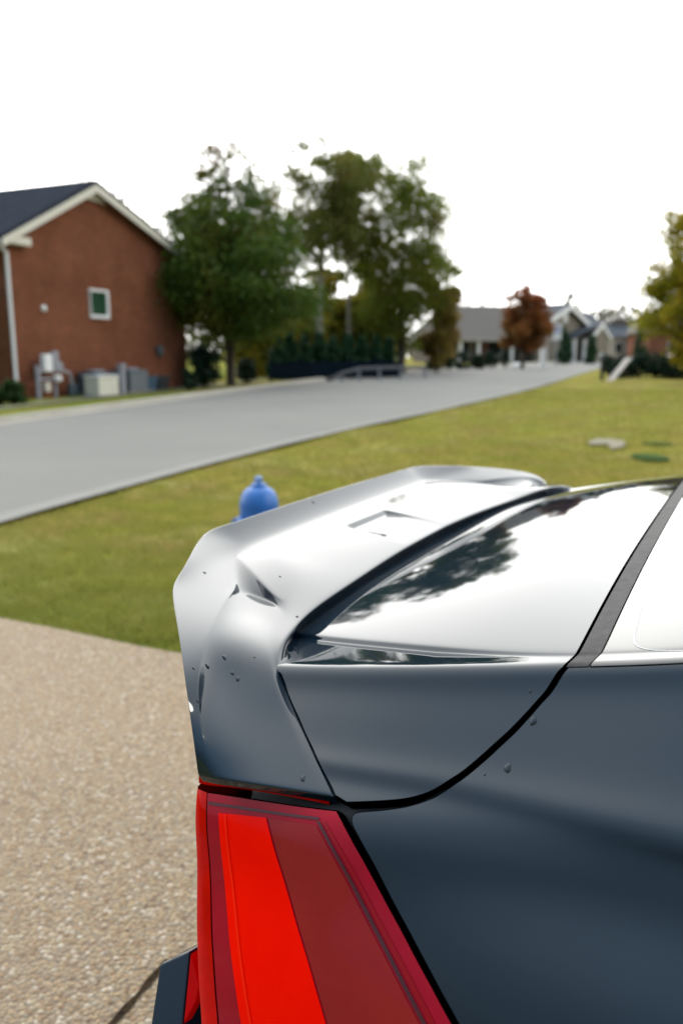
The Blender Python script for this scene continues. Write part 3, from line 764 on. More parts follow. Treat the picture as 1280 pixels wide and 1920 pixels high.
# --- grass blades over the nearer lawn (nobody could count them)
def blades(n, region, h, name):
    rng = np.random.default_rng(5)
    x, y = region(rng, n)
    q = x*CW[0] + y*CW[1]; uu = x*CF[0] + y*CF[1]
    ok = (q > (wE + wE1)/2 + .015)
    # keep off the road
    ex, ey = eR[:, 0], eR[:, 1]
    ok &= x > np.interp(y, ey, ex) + .03
    x, y = x[ok], y[ok]; n = len(x)
    z = zg(x, y) - .03 + .030*np.array([mnoise.noise(Vector((a*.35, b_*.35, 0))) if 4 < b_ < 60 else 0 for a, b_ in zip(x, y)])
    ang = rng.uniform(0, 2*np.pi, n); hh = h*rng.uniform(.5, 1.35, n); ww = rng.uniform(.0025, .0045, n)*(1 + y/9); lean = rng.normal(0, .5, (n, 2))*hh[:, None]
    dx, dy = np.cos(ang)*ww, np.sin(ang)*ww
    V = np.empty((n, 3, 3)); V[:, 0] = np.stack([x-dx, y-dy, z-.005], 1); V[:, 1] = np.stack([x+dx, y+dy, z-.005], 1); V[:, 2] = np.stack([x+lean[:, 0], y+lean[:, 1], z+hh], 1)
    me = bpy.data.meshes.new(name); me.vertices.add(n*3); me.vertices.foreach_set('co', V.reshape(-1)); me.loops.add(n*3); me.loops.foreach_set('vertex_index', np.arange(n*3, dtype=np.int32))
    me.polygons.add(n); me.polygons.foreach_set('loop_start', np.arange(0, n*3, 3, dtype=np.int32)); me.polygons.foreach_set('loop_total', np.full(n, 3, dtype=np.int32)); me.update()
    me.materials.append(M_blade); o = bpy.data.objects.new(name, me); SC.objects.link(o); tag(o, kind='stuff'); return o
def reg(rng, n):
    y = 2.6 + 30*rng.random(n)**2.1; x = (rng.random(n)*2 - 1)*(.48*y + .9); return x, y
blades(330000, reg, .045, 'grass')

# ------------------------------------------------------------------ vegetation
def leaf_mat(name, c1, c2, c3=None, trans=.35, scale=.8, top=None):
    m = bpy.data.materials.new(name); m.use_nodes = True; T = NT(m); b = m.node_tree.nodes['Principled BSDF']
    pos = T.n('NewGeometry').outputs['Position']
    col = T.mix(T.rng(T.noise(pos, scale, 4, .65), .34, .66), c1, c2)
    if c3: col = T.mix(T.rng(T.noise(pos, scale*.55, 5, .7), .50, .68), col, c3)
    if top:
        g = T.n('TexCoord').outputs['Generated']; sx = T.n('SeparateXYZ'); T.l(g, sx.inputs[0])
        f = T.math('ADD', sx.outputs['Z'], T.rng(T.noise(pos, .9, 4, .6), .3, .7, -.25, .25))
        col = T.mix(T.rng(f, top[1], top[2], 0, 1), col, top[0])
    col = T.mix(T.rng(T.noise(pos, 6, 2, .5), .3, .7, 0, .5), col, tuple(.5*a for a in c1))
    T.l(col, b.inputs['Base Color']); b.inputs['Roughness'].default_value = .6; b.inputs['Specular IOR Level'].default_value = .25
    tr = T.n('BsdfTranslucent'); T.l(col, tr.inputs[0]); ms = T.n('MixShader'); ms.inputs[0].default_value = trans
    T.l(b.outputs[0], ms.inputs[1]); T.l(tr.outputs[0], ms.inputs[2]); T.l(ms.outputs[0], m.node_tree.nodes['Material Output'].inputs[0])
    return m
M_bark = mat('brown_bark', (.075, .058, .043), rough=.95, noise=(4, (.04, .032, .025), .8), bump=(18, .6, .03))
M_bark_pale = mat('pale_bark', (.30, .27, .22), rough=.9, noise=(3, (.14, .12, .10), .9), bump=(14, .5, .02))
def leaf_cloud(name, m, parent, C, Rr, n, size, flat=.75, seed=1, cone=None):
    """leaves scattered in clumps: C clump centres, Rr clump radii"""
    rng = np.random.default_rng(seed); C = np.asarray(C); Rr = np.asarray(Rr)
    w = Rr**2; k = rng.choice(len(C), n, p=w/w.sum())
    d = rng.normal(size=(n, 3)); d /= np.linalg.norm(d, axis=1, keepdims=True); r = rng.random(n)**.55*rng.choice([1, 1, 1.35], n)
    P = C[k] + d*(Rr[k]*r)[:, None]*[1, 1, flat]
    a = rng.normal(size=(n, 3)); a /= np.linalg.norm(a, axis=1, keepdims=True); b = np.cross(a, rng.normal(size=(n, 3))); b /= np.linalg.norm(b, axis=1, keepdims=True)
    s = (size*rng.uniform(.6, 1.4, n))[:, None]
    V = np.stack([P - a*s*.5, P + b*s*.32 - a*s*.05, P + a*s*.55, P - b*s*.32 - a*s*.05], 1)
    me = bpy.data.meshes.new(name); me.vertices.add(n*4); me.vertices.foreach_set('co', V.reshape(-1)); me.loops.add(n*4); me.loops.foreach_set('vertex_index', np.arange(n*4, dtype=np.int32))
    me.polygons.add(n); me.polygons.foreach_set('loop_start', np.arange(0, n*4, 4, dtype=np.int32)); me.polygons.foreach_set('loop_total', np.full(n, 4, dtype=np.int32)); me.update()
    me.materials.append(m); o = bpy.data.objects.new(name, me); SC.objects.link(o); o.parent = parent; return o
def tree(name, loc, h, prof, n, size, m, label, cat='tree', group=None, clumps=90, crad=(.5, 1.0), trunk=.16, bark=None, seed=1, z0=.18, wob=.25, limbs=10, squash=1.0, asym=0):
    """prof: list of (fraction of height, crown radius in metres)"""
    rng = np.random.default_rng(seed)
    t = empty(name, loc); tag(t, label, cat, group)
    f = lambda z: np.interp(z, [a for a, _ in prof], [b for _, b in prof])
    zs = np.linspace(prof[0][0], prof[-1][0]*.975, 200); wgt = f(zs)**1.3 + .45; zz = rng.choice(zs, clumps, p=wgt/wgt.sum())
    ang = rng.uniform(0, 2*np.pi, clumps); rr = f(zz)*np.sqrt(rng.uniform(.05, 1, clumps))*(1 + rng.normal(0, wob*.5, clumps))
    cr_ = rng.uniform(*crad, clumps)*np.clip(f(zz)/max(b for _, b in prof)*1.1, .45, 1.1)
    rr = np.maximum(rr - cr_*.35, 0)
    C = np.stack([rr*np.cos(ang) + asym*zz, rr*np.sin(ang)*squash, zz*h], 1)
    mb = MB(); lean = rng.normal(0, .02*h, 2)
    top = (asym*.9 + lean[0], lean[1], h*.93)
    pts = [(0, 0, -.1), (lean[0]*.2, lean[1]*.2, h*.25), (lean[0]*.6 + asym*.5, lean[1]*.6, h*.6), top]
    mb.tube(pts, [trunk*1.25, trunk, trunk*.55, .02], 10)
    for k in rng.choice(clumps, min(limbs, clumps), replace=False):
        c = C[k]; zb = max(h*z0, c[2] - .55*np.hypot(c[0], c[1]) - .4); fr = min(zb/h, .9)
        bx = np.interp(fr, [0, .25, .6, .93], [p[0] for p in pts]); by = np.interp(fr, [0, .25, .6, .93], [p[1] for p in pts])
        r0 = trunk*(1 - fr)*.5 + .015
        mid_ = ((bx + c[0])/2 + rng.normal(0, .12), (by + c[1])/2 + rng.normal(0, .12), zb*.5 + c[2]*.5 + .05*h*rng.random())
        mb.tube([(bx, by, zb), mid_, tuple(c)], [r0, r0*.6, .012], 6)
    mb.build('trunk', bark or M_bark, t, smooth=True)
    leaf_cloud('crown', m, t, C, cr_, n, size, seed=seed)
    return t
L_maple = leaf_mat('maple_leaves', (.045, .095, .010), (.095, .150, .012), (.18, .145, .014), top=((.26, .10, .022), .78, 1.10))
L_green = leaf_mat('olive_leaves', (.105, .155, .018), (.175, .205, .02), (.28, .18, .024), trans=.55)
L_sparse = leaf_mat('sparse_brownish_leaves', (.11, .14, .022), (.15, .155, .028), (.21, .135, .04), trans=.5)
L_yellow = leaf_mat('yellowing_leaves', (.120, .100, .014), (.175, .120, .014), (.070, .085, .016))
L_rust = leaf_mat('rust_leaves', (.30, .10, .028), (.22, .085, .020), (.11, .095, .018), top=((.34, .10, .045), .55, .95), trans=.45)
L_brown = leaf_mat('brown_leaves', (.26, .17, .035), (.18, .16, .028), (.32, .18, .06), trans=.5)
L_ever = leaf_mat('evergreen_sprays', (.012, .050, .016), (.024, .075, .022), trans=.25)
L_under = leaf_mat('undergrowth_leaves', (.26, .21, .014), (.13, .15, .014), (.34, .23, .014), trans=.55)
L_hedge = leaf_mat('dark_shrub_leaves', (.010, .030, .014), (.018, .042, .018), trans=.15)
L_bush = leaf_mat('small_bush_leaves', (.020, .055, .010), (.040, .085, .014), trans=.25)
L_far = leaf_mat('far_wood_leaves', (.085, .080, .030), (.055, .070, .026), (.14, .085, .040))
L_right = leaf_mat('yellow_green_leaves', (.38, .30, .014), (.19, .23, .02), (.44, .27, .014), trans=.55)
def px_h(py, Y): return zat(py, Y)

p = at(433, 35.5)
tree('maple_tree', p, px_h(243, 35.5) - p.z, [(.17, 1.2), (.24, 2.8), (.34, 3.6), (.48, 3.3), (.62, 2.75), (.75, 2.1), (.86, 1.55), (.94, 1.15), (1.0, .55)], 62000, .155, L_maple,
     'tall dense dark green maple with a reddening top, standing beside the brick house', clumps=190, crad=(.65, 1.25), trunk=.17, seed=3, z0=.15, limbs=18)
p = at(598, 47)
tree('sycamore_tree', p, px_h(256, 47) - p.z, [(.42, 1.3), (.55, 2.6), (.68, 2.9), (.8, 3.0), (.9, 2.6), (1.0, 1.4)], 16000, .18, L_sparse,
     'thin pale trunked tree with sparse see-through crown behind the hedge', clumps=110, crad=(.5, 1.0), trunk=.17, bark=M_bark_pale, seed=8, z0=.3, limbs=46, asym=.3)
p = at(655, 50)
tree('sycamore_tree', p, px_h(272, 50) - p.z, [(.45, 1.0), (.6, 1.9), (.78, 2.3), (.9, 2.0), (1.0, 1.2)], 11000, .18, L_green,
     'slender tree with loose olive crown between the sparse tree and the broad one', clumps=70, crad=(.35, .75), trunk=.12, bark=M_bark_pale, seed=12, z0=.3, limbs=26)
p = at(752, 51)
tree('broad_tree', p, px_h(283, 51) - p.z, [(.13, 1.5), (.25, 2.9), (.45, 3.1), (.65, 3.0), (.82, 2.8), (.93, 2.2), (1.0, 1.5)], 30000, .175, L_green,
     'broad olive green tree, tallest of the group on the right above the hedge', clumps=170, crad=(.65, 1.3), trunk=.20, seed=5, z0=.12, limbs=18, wob=.3)
p = at(818, 53)
tree('broad_tree', p, px_h(480, 53) - p.z, [(.1, 1.0), (.3, 1.6), (.6, 1.5), (.85, 1.2), (1.0, .7)], 13000, .20, L_brown,
     'small browning tree at the right end of the tree group, before the grey roofed house', clumps=55, crad=(.4, .75), trunk=.1, seed=21, limbs=10)
for i, (px, py, Y, w, sd, lab) in enumerate([(560, 545, 49, 1.9, 31, 'yellowing undergrowth tree low behind the left part of the hedge'), (640, 560, 53, 2.1, 32, 'yellow brown undergrowth tree under the sparse pale trunked tree'), (705, 540, 55, 2.0, 33, 'yellow brown undergrowth tree left of the broad olive tree'), (495, 560, 46, 1.6, 34, 'dull olive undergrowth tree just right of the maple'), (612, 498, 56, 1.7, 35, 'taller yellow green tree right behind the sparse pale trunk'), (682, 470, 58, 1.8, 36, 'tallest yellow green understorey tree, between the slender and the broad tree')]):
    p = at(px, Y)
    tree('understorey_tree', p, px_h(py, Y) - p.z, [(.05, .8*w), (.35, w), (.7, .9*w), (1, .7*w)], 13000, .22, L_under, lab, group='understorey trees behind the hedge', clumps=50, crad=(.45, .85), trunk=.07, seed=sd, limbs=8)
p = at(225, 44)
tree('bare_tree', p, px_h(318, 44) - p.z, [(.6, 1.2), (.8, 2.6), (.92, 2.6), (1.0, 1.6)], 420, .16, L_brown,
     'nearly bare tree whose thin top twigs rise above the brick house roof', clumps=60, crad=(.3, .6), trunk=.12, seed=41, z0=.55, limbs=60)
p = at(978, 62)
tree('red_tree', p, px_h(536, 62) - p.z, [(.24, 1.0), (.34, 1.9), (.55, 2.0), (.75, 1.6), (.9, 1.3), (1.0, .8)], 16000, .20, L_rust,
     'round rust red autumn tree on the verge before the grey roofed house', clumps=80, crad=(.4, .75), trunk=.14, seed=6, limbs=10)
p = at(1302, 37)
tree('yellow_tree', p, px_h(372, 37) - p.z, [(.12, 1.3), (.3, 2.2), (.55, 2.3), (.8, 2.0), (1.0, 1.3)], 24000, .18, L_right,
     'tall yellow green tree cut off by the right edge above the lawn', clumps=110, crad=(.4, .8), trunk=.16, seed=17, limbs=16)
def conifer(name, px, py, Y, w, label, group=None, n=4200, m=None, size=.18, seed=1, base=None):
    p = at(px, Y)
    if base is not None: p.z = base
    h = px_h(py, Y) - p.z
    t = empty(name, p); tag(t, label, 'tree' if h > 2.2 else 'shrub', group)
    rng = np.random.default_rng(seed); k = 60; z = rng.uniform(.03, .97, k); a = rng.uniform(0, 6.28, k); r = w*(1 - .75*z**1.6)*rng.uniform(.3, 1, k)*.72
    C = np.stack([r*np.cos(a), r*np.sin(a), z*h], 1)
    mb = MB(); mb.tube([(0, 0, -.1), (0, 0, h*.9)], [.06, .01], 8); mb.build('trunk', M_bark, t, smooth=True)
    leaf_cloud('crown', m or L_ever, t, C, w*.38*(1.15 - .6*z), n, size, flat=1.3, seed=seed); return t
ordn = ['first', 'second', 'third', 'fourth', 'fifth', 'sixth', 'seventh', 'eighth', 'ninth', 'tenth']
for i, px in enumerate([520, 545, 572, 598, 624, 652, 678, 704, 728]):
    conifer('arborvitae', px, 628 + [0, -4, 3, -3, 2, -2, 4, 2, 6][i], 41.5 + .45*i, .62, f'dark green columnar arborvitae behind the dark fence, {ordn[i]} from the left of the row', 'arborvitae hedge behind the fence', seed=50+i)
conifer('conifer', 1055, 613, 78, .95, 'dark pointed conifer between the street sign and the gabled house', n=2200, seed=71, size=.2)
conifer('conifer', 1108, 628, 80, .8, 'dark evergreen before the right end of the gabled house', n=1600, seed=72, size=.2)
conifer('conifer', 1196, 612, 74, .9, 'dark evergreen beside the small blue roofed house', n=1800, seed=73, size=.2)
conifer('conifer', 1063, 545, 125, 2.0, 'far evergreen rising above the gabled house roof', n=1400, seed=74, size=.3)
def shrub(name, px, py, Y, w, label, group=None, m=None, n=1500, size=.10, seed=1, hh=None):
    p = at(px, Y); h = px_h(py, Y) - p.z if hh is None else hh
    t = empty(name, p); tag(t, label, 'shrub', group); rng = np.random.default_rng(seed); k = 26
    a = rng.uniform(0, 6.28, k); e = rng.uniform(.15, .95, k); r = w*np.sqrt(1 - (e - .35)**2/.5).clip(.2, 1)*np.sqrt(rng.random(k))*.7
    C = np.stack([r*np.cos(a), r*np.sin(a), e*h*.88], 1)
    mb = MB()
    for j in range(5): mb.tube([(0, 0, -.05), tuple(C[j]*.5), tuple(C[j])], [.03, .02, .008], 6)
    mb.build('stem', M_bark, t, smooth=True)
    leaf_cloud('foliage', m or L_hedge, t, C, np.full(k, w*.36), n, size, flat=.9, seed=seed); return t
shrub('bush', 28, 713, 23.6, .42, 'small round green bush at the left corner of the brick house', m=L_bush, seed=81)
shrub('bush', -6, 722, 23.4, .32, 'small green bush cut off by the left edge, beside the downspout', m=L_bush, seed=82)
shrub('bush', 388, 640, 33.8, .85, 'big dark bush between the brick house and the maple trunk', seed=83, n=3800, size=.13)
shrub('bush', 462, 672, 37.5, .7, 'dark bush right of the maple trunk', seed=84, n=2600, size=.13)
shrub('bush', 356, 690, 31.6, .38, 'low dark bush at the right corner of the brick house', seed=87, n=1200)
for i, px in enumerate([812, 838, 865, 893, 918]):
    shrub('front_shrub', px, 657 + 2*(i % 2), 57 + i, .62, f'dark clipped shrub in the row before the grey roofed house, {ordn[i]} from the left', 'shrub row before the grey roofed house', seed=90+i, n=1300, size=.14)
shrub('front_shrub', 946, 655, 64, .45, 'small dark shrub left of the red tree trunk', seed=96, n=700, size=.13)
for i, (px, py, Y, w) in enumerate([(1165, 668, 44, .8), (1196, 662, 44.5, .9), (1228, 660, 44, .9), (1262, 662, 43, .9), (1296, 664, 42, .9), (1142, 660, 45, .5)]):
    shrub('lawn_shrub', px, py, Y, w, f'dark spreading shrub along the top of the lawn, {["behind the pale board", "just right of the pale board", "in the middle of the row", "second from the right edge", "cut off at the right edge", "behind the dark post"][i]}', 'dark shrubs along the top of the lawn', seed=100+i, n=2300, size=.13)
# far woods read as one mass
C = []; rr_ = []
rng = np.random.default_rng(9)
for px in np.arange(820, 1500, 9):
    Yf = rng.uniform(150, 190); topz = zat(rng.uniform(566, 588) if px < 1240 else 560, Yf); q = at(px, Yf)
    for z in np.linspace(q.z, topz - 1.5, 5): C.append((q.x + rng.normal(0, 1), Yf + rng.normal(0, 3), z)); rr_.append(rng.uniform(1.6, 2.6))
for px in np.arange(-700, 820, 22):
    Yf = rng.uniform(120, 150); topz = zat(rng.uniform(600, 628), Yf); q = at(px, Yf)
    for z in np.linspace(q.z, topz - 1.5, 4): C.append((q.x + rng.normal(0, 1), Yf + rng.normal(0, 3), z)); rr_.append(rng.uniform(2.0, 3.0))
tag(leaf_cloud('far_woods', L_far, None, C, rr_, 60000, .6, seed=9), kind='stuff')
# ------------------------------------------------------------------ brick house
def brick_mat(name, c1, c2, mortar, scale=1.0):
    m = bpy.data.materials.new(name); m.use_nodes = True; T = NT(m); b = m.node_tree.nodes['Principled BSDF']
    tc = T.n('TexCoord').outputs['Object']; s = T.n('SeparateXYZ'); T.l(tc, s.inputs[0]); c = T.n('CombineXYZ')
    T.l(T.math('ADD', s.outputs['X'], s.outputs['Y']), c.inputs[0]); T.l(s.outputs['Z'], c.inputs[1])
    br = T.n('TexBrick'); br.inputs['Color1'].default_value = (*c1, 1); br.inputs['Color2'].default_value = (*c2, 1); br.inputs['Mortar'].default_value = (*mortar, 1)
    br.inputs['Scale'].default_value = scale; br.inputs['Brick Width'].default_value = .215; br.inputs['Row Height'].default_value = .075; br.inputs['Mortar Size'].default_value = .009
    T.l(c.outputs[0], br.inputs['Vector'])
    col = T.mix(T.rng(T.noise(tc, .7, 5, .65), .35, .68, 0, .6), br.outputs['Color'], tuple(a*.62 for a in c2))
    T.l(col, b.inputs['Base Color']); b.inputs['Roughness'].default_value = .9; b.inputs['Specular IOR Level'].default_value = .2
    bp = T.n('Bump'); bp.inputs['Strength'].default_value = .5; bp.inputs['Distance'].default_value = .008; bp.invert = True; T.l(br.outputs['Fac'], bp.inputs['Height']); T.l(bp.outputs['Normal'], b.inputs['Normal'])
    return m
M_brick = brick_mat('red_brick', (.235, .066, .024), (.150, .044, .017), (.19, .105, .07))
M_brick2 = brick_mat('orange_brick', (.26, .075, .040), (.20, .060, .034), (.25, .18, .13))
M_shingle = mat('slate_grey_shingles', (.040, .044, .054), rough=1, spec=.0, noise=(2.2, (.032, .036, .045), .9), bump=(22, .5, .01))
M_shingle_navy = mat('navy_shingles', (.012, .022, .036), rough=.8, noise=(2, (.02, .03, .045), .8))
M_shingle_tan = mat('weathered_grey_shingles', (.105, .090, .076), rough=.9, noise=(1.3, (.09, .08, .07), .8))
M_trim = mat('cream_trim', (.62, .57, .46), rough=.6, noise=(3, (.52, .48, .40), .6))
M_white = mat('white_paint', (.74, .72, .70), rough=.5, noise=(5, (.62, .60, .58), .5))
M_grey_m = mat('grey_painted_metal', (.30, .29, .31), rough=.45, noise=(6, (.22, .22, .24), .7))
M_dgrey = mat('teal_grey_metal', (.075, .100, .110), rough=.5, noise=(6, (.05, .07, .08), .7))
M_pane = mat('window_pane', (.014, .050, .022), rough=.06, spec=.15)
M_dark = mat('dark_void', (.012, .012, .012), rough=.9)
M_siding = mat('tan_siding', (.20, .165, .125), rough=.8, noise=(2, (.16, .13, .10), .7))
M_siding2 = mat('taupe_siding', (.13, .105, .085), rough=.8, noise=(2, (.10, .08, .065), .7))
M_pale = mat('pale_siding', (.38, .34, .30), rough=.8, noise=(2, (.30, .27, .24), .7))

HA, HB = at(32, 26.0), at(352, 34.4)
hw = (HB - HA); hw.z = 0; HL = hw.length; HRZ = math.atan2(hw.y, hw.x)
house = empty('brick_house', (HA.x, HA.y, min(HA.z, HB.z) - .1), HRZ)
tag(house, 'two storey red brick house with cream gable trim and one small window', 'house')
HZ0 = house.location.z
def wallx(px):
    """x along the gable wall where a pixel column meets it"""
    k = (px - 640)/FPX*CP
    # HA + t*hw: x = k' * depth ; solve x/y with mean height factor
    r = pix_ray(px, 680); rat = r[0]/r[1]; dx, dy = hw.x/HL, hw.y/HL
    return (rat*HA.y - HA.x)/(dx - rat*dy)
EV = zat(438, 26.0) - HZ0; EVR = zat(490, 34.4) - HZ0; HP = wallx(184); ym = HA.y + HP*hw.y/HL; RG = zat(342, ym) - HZ0 - .1; HD = 12.0
mb = MB(); mb.prism([(0, 0, 0), (HL, 0, 0), (HL, 0, EVR), (HP, 0, RG), (0, 0, EV)], (0, HD, 0)); wall = mb.build('wall', M_brick, house)
def slab(mb, a, b, t, y0, y1):
    """roof plane from eave a to ridge b (x, z), thickness t upwards"""
    d = Vector((b[0]-a[0], 0, b[1]-a[1])).normalized(); n = Vector((-d.z, 0, d.x)); n = n if n.z > 0 else -n
    P = [Vector((a[0], y0, a[1])), Vector((b[0], y0, b[1])), Vector((b[0], y0, b[1])) + n*t, Vector((a[0], y0, a[1])) + n*t]
    mb.prism(P, (0, y1 - y0, 0))
sl = (RG - EV)/HP; slr = (RG - EVR)/(HL - HP); oh = .45
mb = MB(); slab(mb, (-oh, EV - oh*sl), (HP, RG), .16, -.34, HD + .3); slab(mb, (HL + oh, EVR - oh*slr), (HP, RG), .16, -.34, HD + .3)
# front cross gable, its ridge meeting the main ridge
gy, gw = 8.2, 3.9; gz = RG + .25
mb.add([(HP + .2, gy, gz), (-2.6, gy, gz), (-2.6, gy - gw, EV - .1), (.9, gy - gw, EV + .35), (HP + .2, gy - .3, gz - .06), (-2.6, gy + gw, EV - .1), (.9, gy + gw, EV + .35), (HP + .2, gy + .3, gz - .06)],
       [(0, 1, 2, 3, 4), (0, 7, 6, 5, 1)])
roof = mb.build('roof', M_shingle, house)
mb = MB(); mb.prism([(-2.5, gy - gw + .3, 0), (-2.5, gy + gw - .3, 0), (-2.5, gy + gw - .3, EV), (-2.5, gy, gz - .1), (-2.5, gy - gw + .3, EV)], (2.5, 0, 0)); mb.build('front_wing', M_brick, house)
mb = MB()
for s_ in (0, 1):
    x0, x1 = (-oh, HP) if s_ == 0 else (HL + oh, HP)
    z0_, z1_ = (EV - oh*sl if s_ == 0 else EVR - oh*slr), RG
    mb.prism([(x0, -.36, z0_ - .20), (x1, -.36, z1_ - .24), (x1, -.36, z1_ + .01), (x0, -.36, z0_ + .04)], (0, .045, 0))
mb.build('rake_board', M_trim, house)
mb = MB(); mb.prism([(HP - .78, -.03, RG - .78*sl), (HP + .66, -.03, RG - .78*sl - .1), (HP, -.03, RG - .02)], (0, -.10, 0)); mb.build('gable_panel', M_trim, house)
mb = MB()
mb.prism([(0, -.005, EV - .30), (-oh, -.005, EV - .30 - 0*sl), (-oh, -.005, EV - .06), (.75, -.005, EV - .06), (.75, -.005, EV - .30)], (0, -.30, 0)); mb.build('eave_return', M_trim, house, bevel=.02)
mb = MB(); mb.box((-oh - .05, HD/2, EV - oh*sl - .04), (.12, HD + .5, .12)); mb.build('gutter', M_white, house, bevel=.02)
mb = MB(); mb.tube([(-.40, .05, EV - .30), (-.10, -.10, EV - .55), (-.06, -.10, .22), (-.16, -.30, .10)], .055, 8); mb.build('downspout', M_white, house, smooth=True)
def wallz(px, py):
    t = wallx(px); Yw = HA.y + t*hw.y/HL; return zat(py, Yw) - HZ0
x0, x1 = wallx(174), wallx(206); z0_, z1_ = wallz(190, 594), wallz(190, 545)
fr = MB(); fw = .085
for c_, d_ in ((((x0+x1)/2, -.03, z0_), (x1-x0+fw, .1, fw*1.3)), (((x0+x1)/2, -.03, z1_), (x1-x0+fw, .1, fw)), ((x0, -.025, (z0_+z1_)/2), (fw*.35, .09, z1_-z0_-fw)), ((x1, -.025, (z0_+z1_)/2), (fw*1.3, .09, z1_-z0_-fw))): fr.box(c_, d_)
win = MB(); win.box(((x0+x1)/2, .0, (z0_+z1_)/2), (x1-x0, .03, z1_-z0_)); w_ = win.build('window', M_pane, house); fr.build('frame', M_white, w_)
mb = MB(); mb.lathe([(.0, 0), (.10, 0), (.11, .04), (.06, .09), (0, .10)], 16); v_ = mb.build('vent', M_white, house, smooth=True); v_.location = (wallx(88), -.005, wallz(88, 578)); v_.rotation_euler = (R(90), 0, 0)
mb = MB(); mb.box((0, 0, 0), (.30, .16, .26)); mb.lathe([(.05, -.3), (.11, -.16), (.06, -.1)], 12); v_ = mb.build('wall_lamp', M_dgrey, house, bevel=.02); v_.location = (wallx(297), -.09, wallz(297, 655))
mb = MB(); mb.prism([(-2.2, 1.0, 2.75), (-.14, 1.0, 2.75), (-.14, 1.0, 3.05), (-2.2, 1.0, 3.05)], (0, 3, 0)); mb.build('porch_beam', M_white, house)
mb = MB(); mb.prism([(-2.4, .8, 3.06), (-.02, .8, 3.06), (-.02, .8, 3.55)], (0, 3.6, 0)); mb.build('porch_roof', M_shingle, house)

def wpt(px, d):
    """ground point d metres in front of the gable wall, at a pixel column"""
    t = wallx(px); nx, ny = hw.y/HL, -hw.x/HL
    for _ in range(3):
        q = HA + hw*(t/HL) + Vector((nx, ny, 0))*d
        t += (px - float(world_pix(np.array([q.x, q.y, q.z - CAM_H]))[0]))*.016
    q.z = zf(q.x, q.y); return q
# utility meters on a pipe frame
q = wpt(98, .45); t = empty('gas_meter', q, HRZ); tag(t, 'white gas and power meters on a grey pipe stand against the brick wall', 'utility meter')
mb = MB(); mb.tube([(-.62, 0, -.05), (-.62, 0, 1.02)], .075, 10); mb.build('post', M_grey_m, t, smooth=True)
mb = MB(); mb.tube([(.12, 0, -.05), (.12, 0, .62)], .055, 10); mb.build('post', M_grey_m, t, smooth=True)
mb = MB(); mb.tube([(-.62, 0, .58), (.15, 0, .58)], .045, 10); mb.tube([(-.62, 0, .82), (.55, 0, .82), (.78, 0, .76), (.86, 0, .55), (.86, 0, -.05)], .05, 10); mb.build('pipe', M_grey_m, t, smooth=True)
mb = MB(); mb.box((-.22, -.02, 1.08), (.36, .2, .55)); mb.build('meter_box', M_white, t, bevel=.03)
mb = MB(); mb.box((.12, -.02, 1.14), (.22, .2, .62)); mb.box((.33, -.02, .98), (.18, .16, .26)); mb.build('meter_box', M_grey_m, t, bevel=.03)
mb = MB(); mb.lathe([(0, -.10), (.13, -.10), (.15, -.02), (.15, .06), (.08, .10), (0, .10)], 18, (.16, -.06, .60)); mb.build('dial', M_white, t, smooth=True)
mb = MB(); mb.box((-.28, -.02, .32), (.22, .18, .30)); mb.build('regulator', M_trim, t, bevel=.04)
mb = MB(); mb.box((.86, -.05, .2), (.36, .2, .40)); mb.build('valve_box', M_dgrey, t, bevel=.03)
q = wpt(183, 1.15); t = empty('white_cabinet', q, HRZ); tag(t, 'low white utility cabinet on the grass before the brick wall', 'cabinet')
mb = MB(); mb.box((0, 0, .30), (1.0, .62, .62)); mb.build('cabinet_body', M_trim, t, bevel=.03)
mb = MB(); mb.box((0, 0, .635), (1.06, .68, .05)); mb.build('lid', M_white, t, bevel=.015)
mb = MB(); mb.box((0, 0, -.02), (1.15, .8, .08)); mb.build('plinth', M_walk, t)
def ac(px, d, w, h, label, m):
    q = wpt(px, d); t = empty('air_conditioner', q, HRZ); tag(t, label, 'air conditioner', 'air conditioners by the brick wall')
    mb = MB(); mb.box((0, 0, h*.5), (w, .8, h*.92)); b = mb.build('casing', m, t, bevel=.04)
    mb = MB()
    for k in range(9): mb.box((0, -.41, h*(.12 + .085*k)), (w*.9, .03, .02))
    mb.build('louvre', M_grey_m, b)
    mb = MB(); mb.lathe([(0, 0), (.30, 0), (.32, .03), (.30, .06), (.05, .07), (0, .07)], 20, (0, 0, h*.96)); mb.build('fan_guard', M_grey_m, t, smooth=True)
    mb = MB(); mb.box((0, 0, .0), (w + .2, 1.0, .10)); mb.build('base_pad', M_walk, t)
ac(178, .50, .95, .78, 'teal grey air conditioner behind the white cabinet', M_dgrey)
ac(238, .70, 1.05, .82, 'teal grey air conditioner just right of the grey post', M_dgrey)
q = wpt(219, 1.2); t = empty('utility_post', q, HRZ); tag(t, 'short grey utility post between the white cabinet and the air conditioner', 'post')
mb = MB(); mb.box((0, 0, .46), (.20, .20, .96)); mb.build('shaft', M_grey_m, t, bevel=.02)
mb = MB(); mb.box((0, 0, .97), (.25, .25, .10)); mb.build('cap', M_grey_m, t, bevel=.02)
M_bin = mat('blue_bin_plastic', (.035, .075, .115), rough=.5); M_bin2 = mat('dark_bin_plastic', (.014, .018, .022), rough=.5)
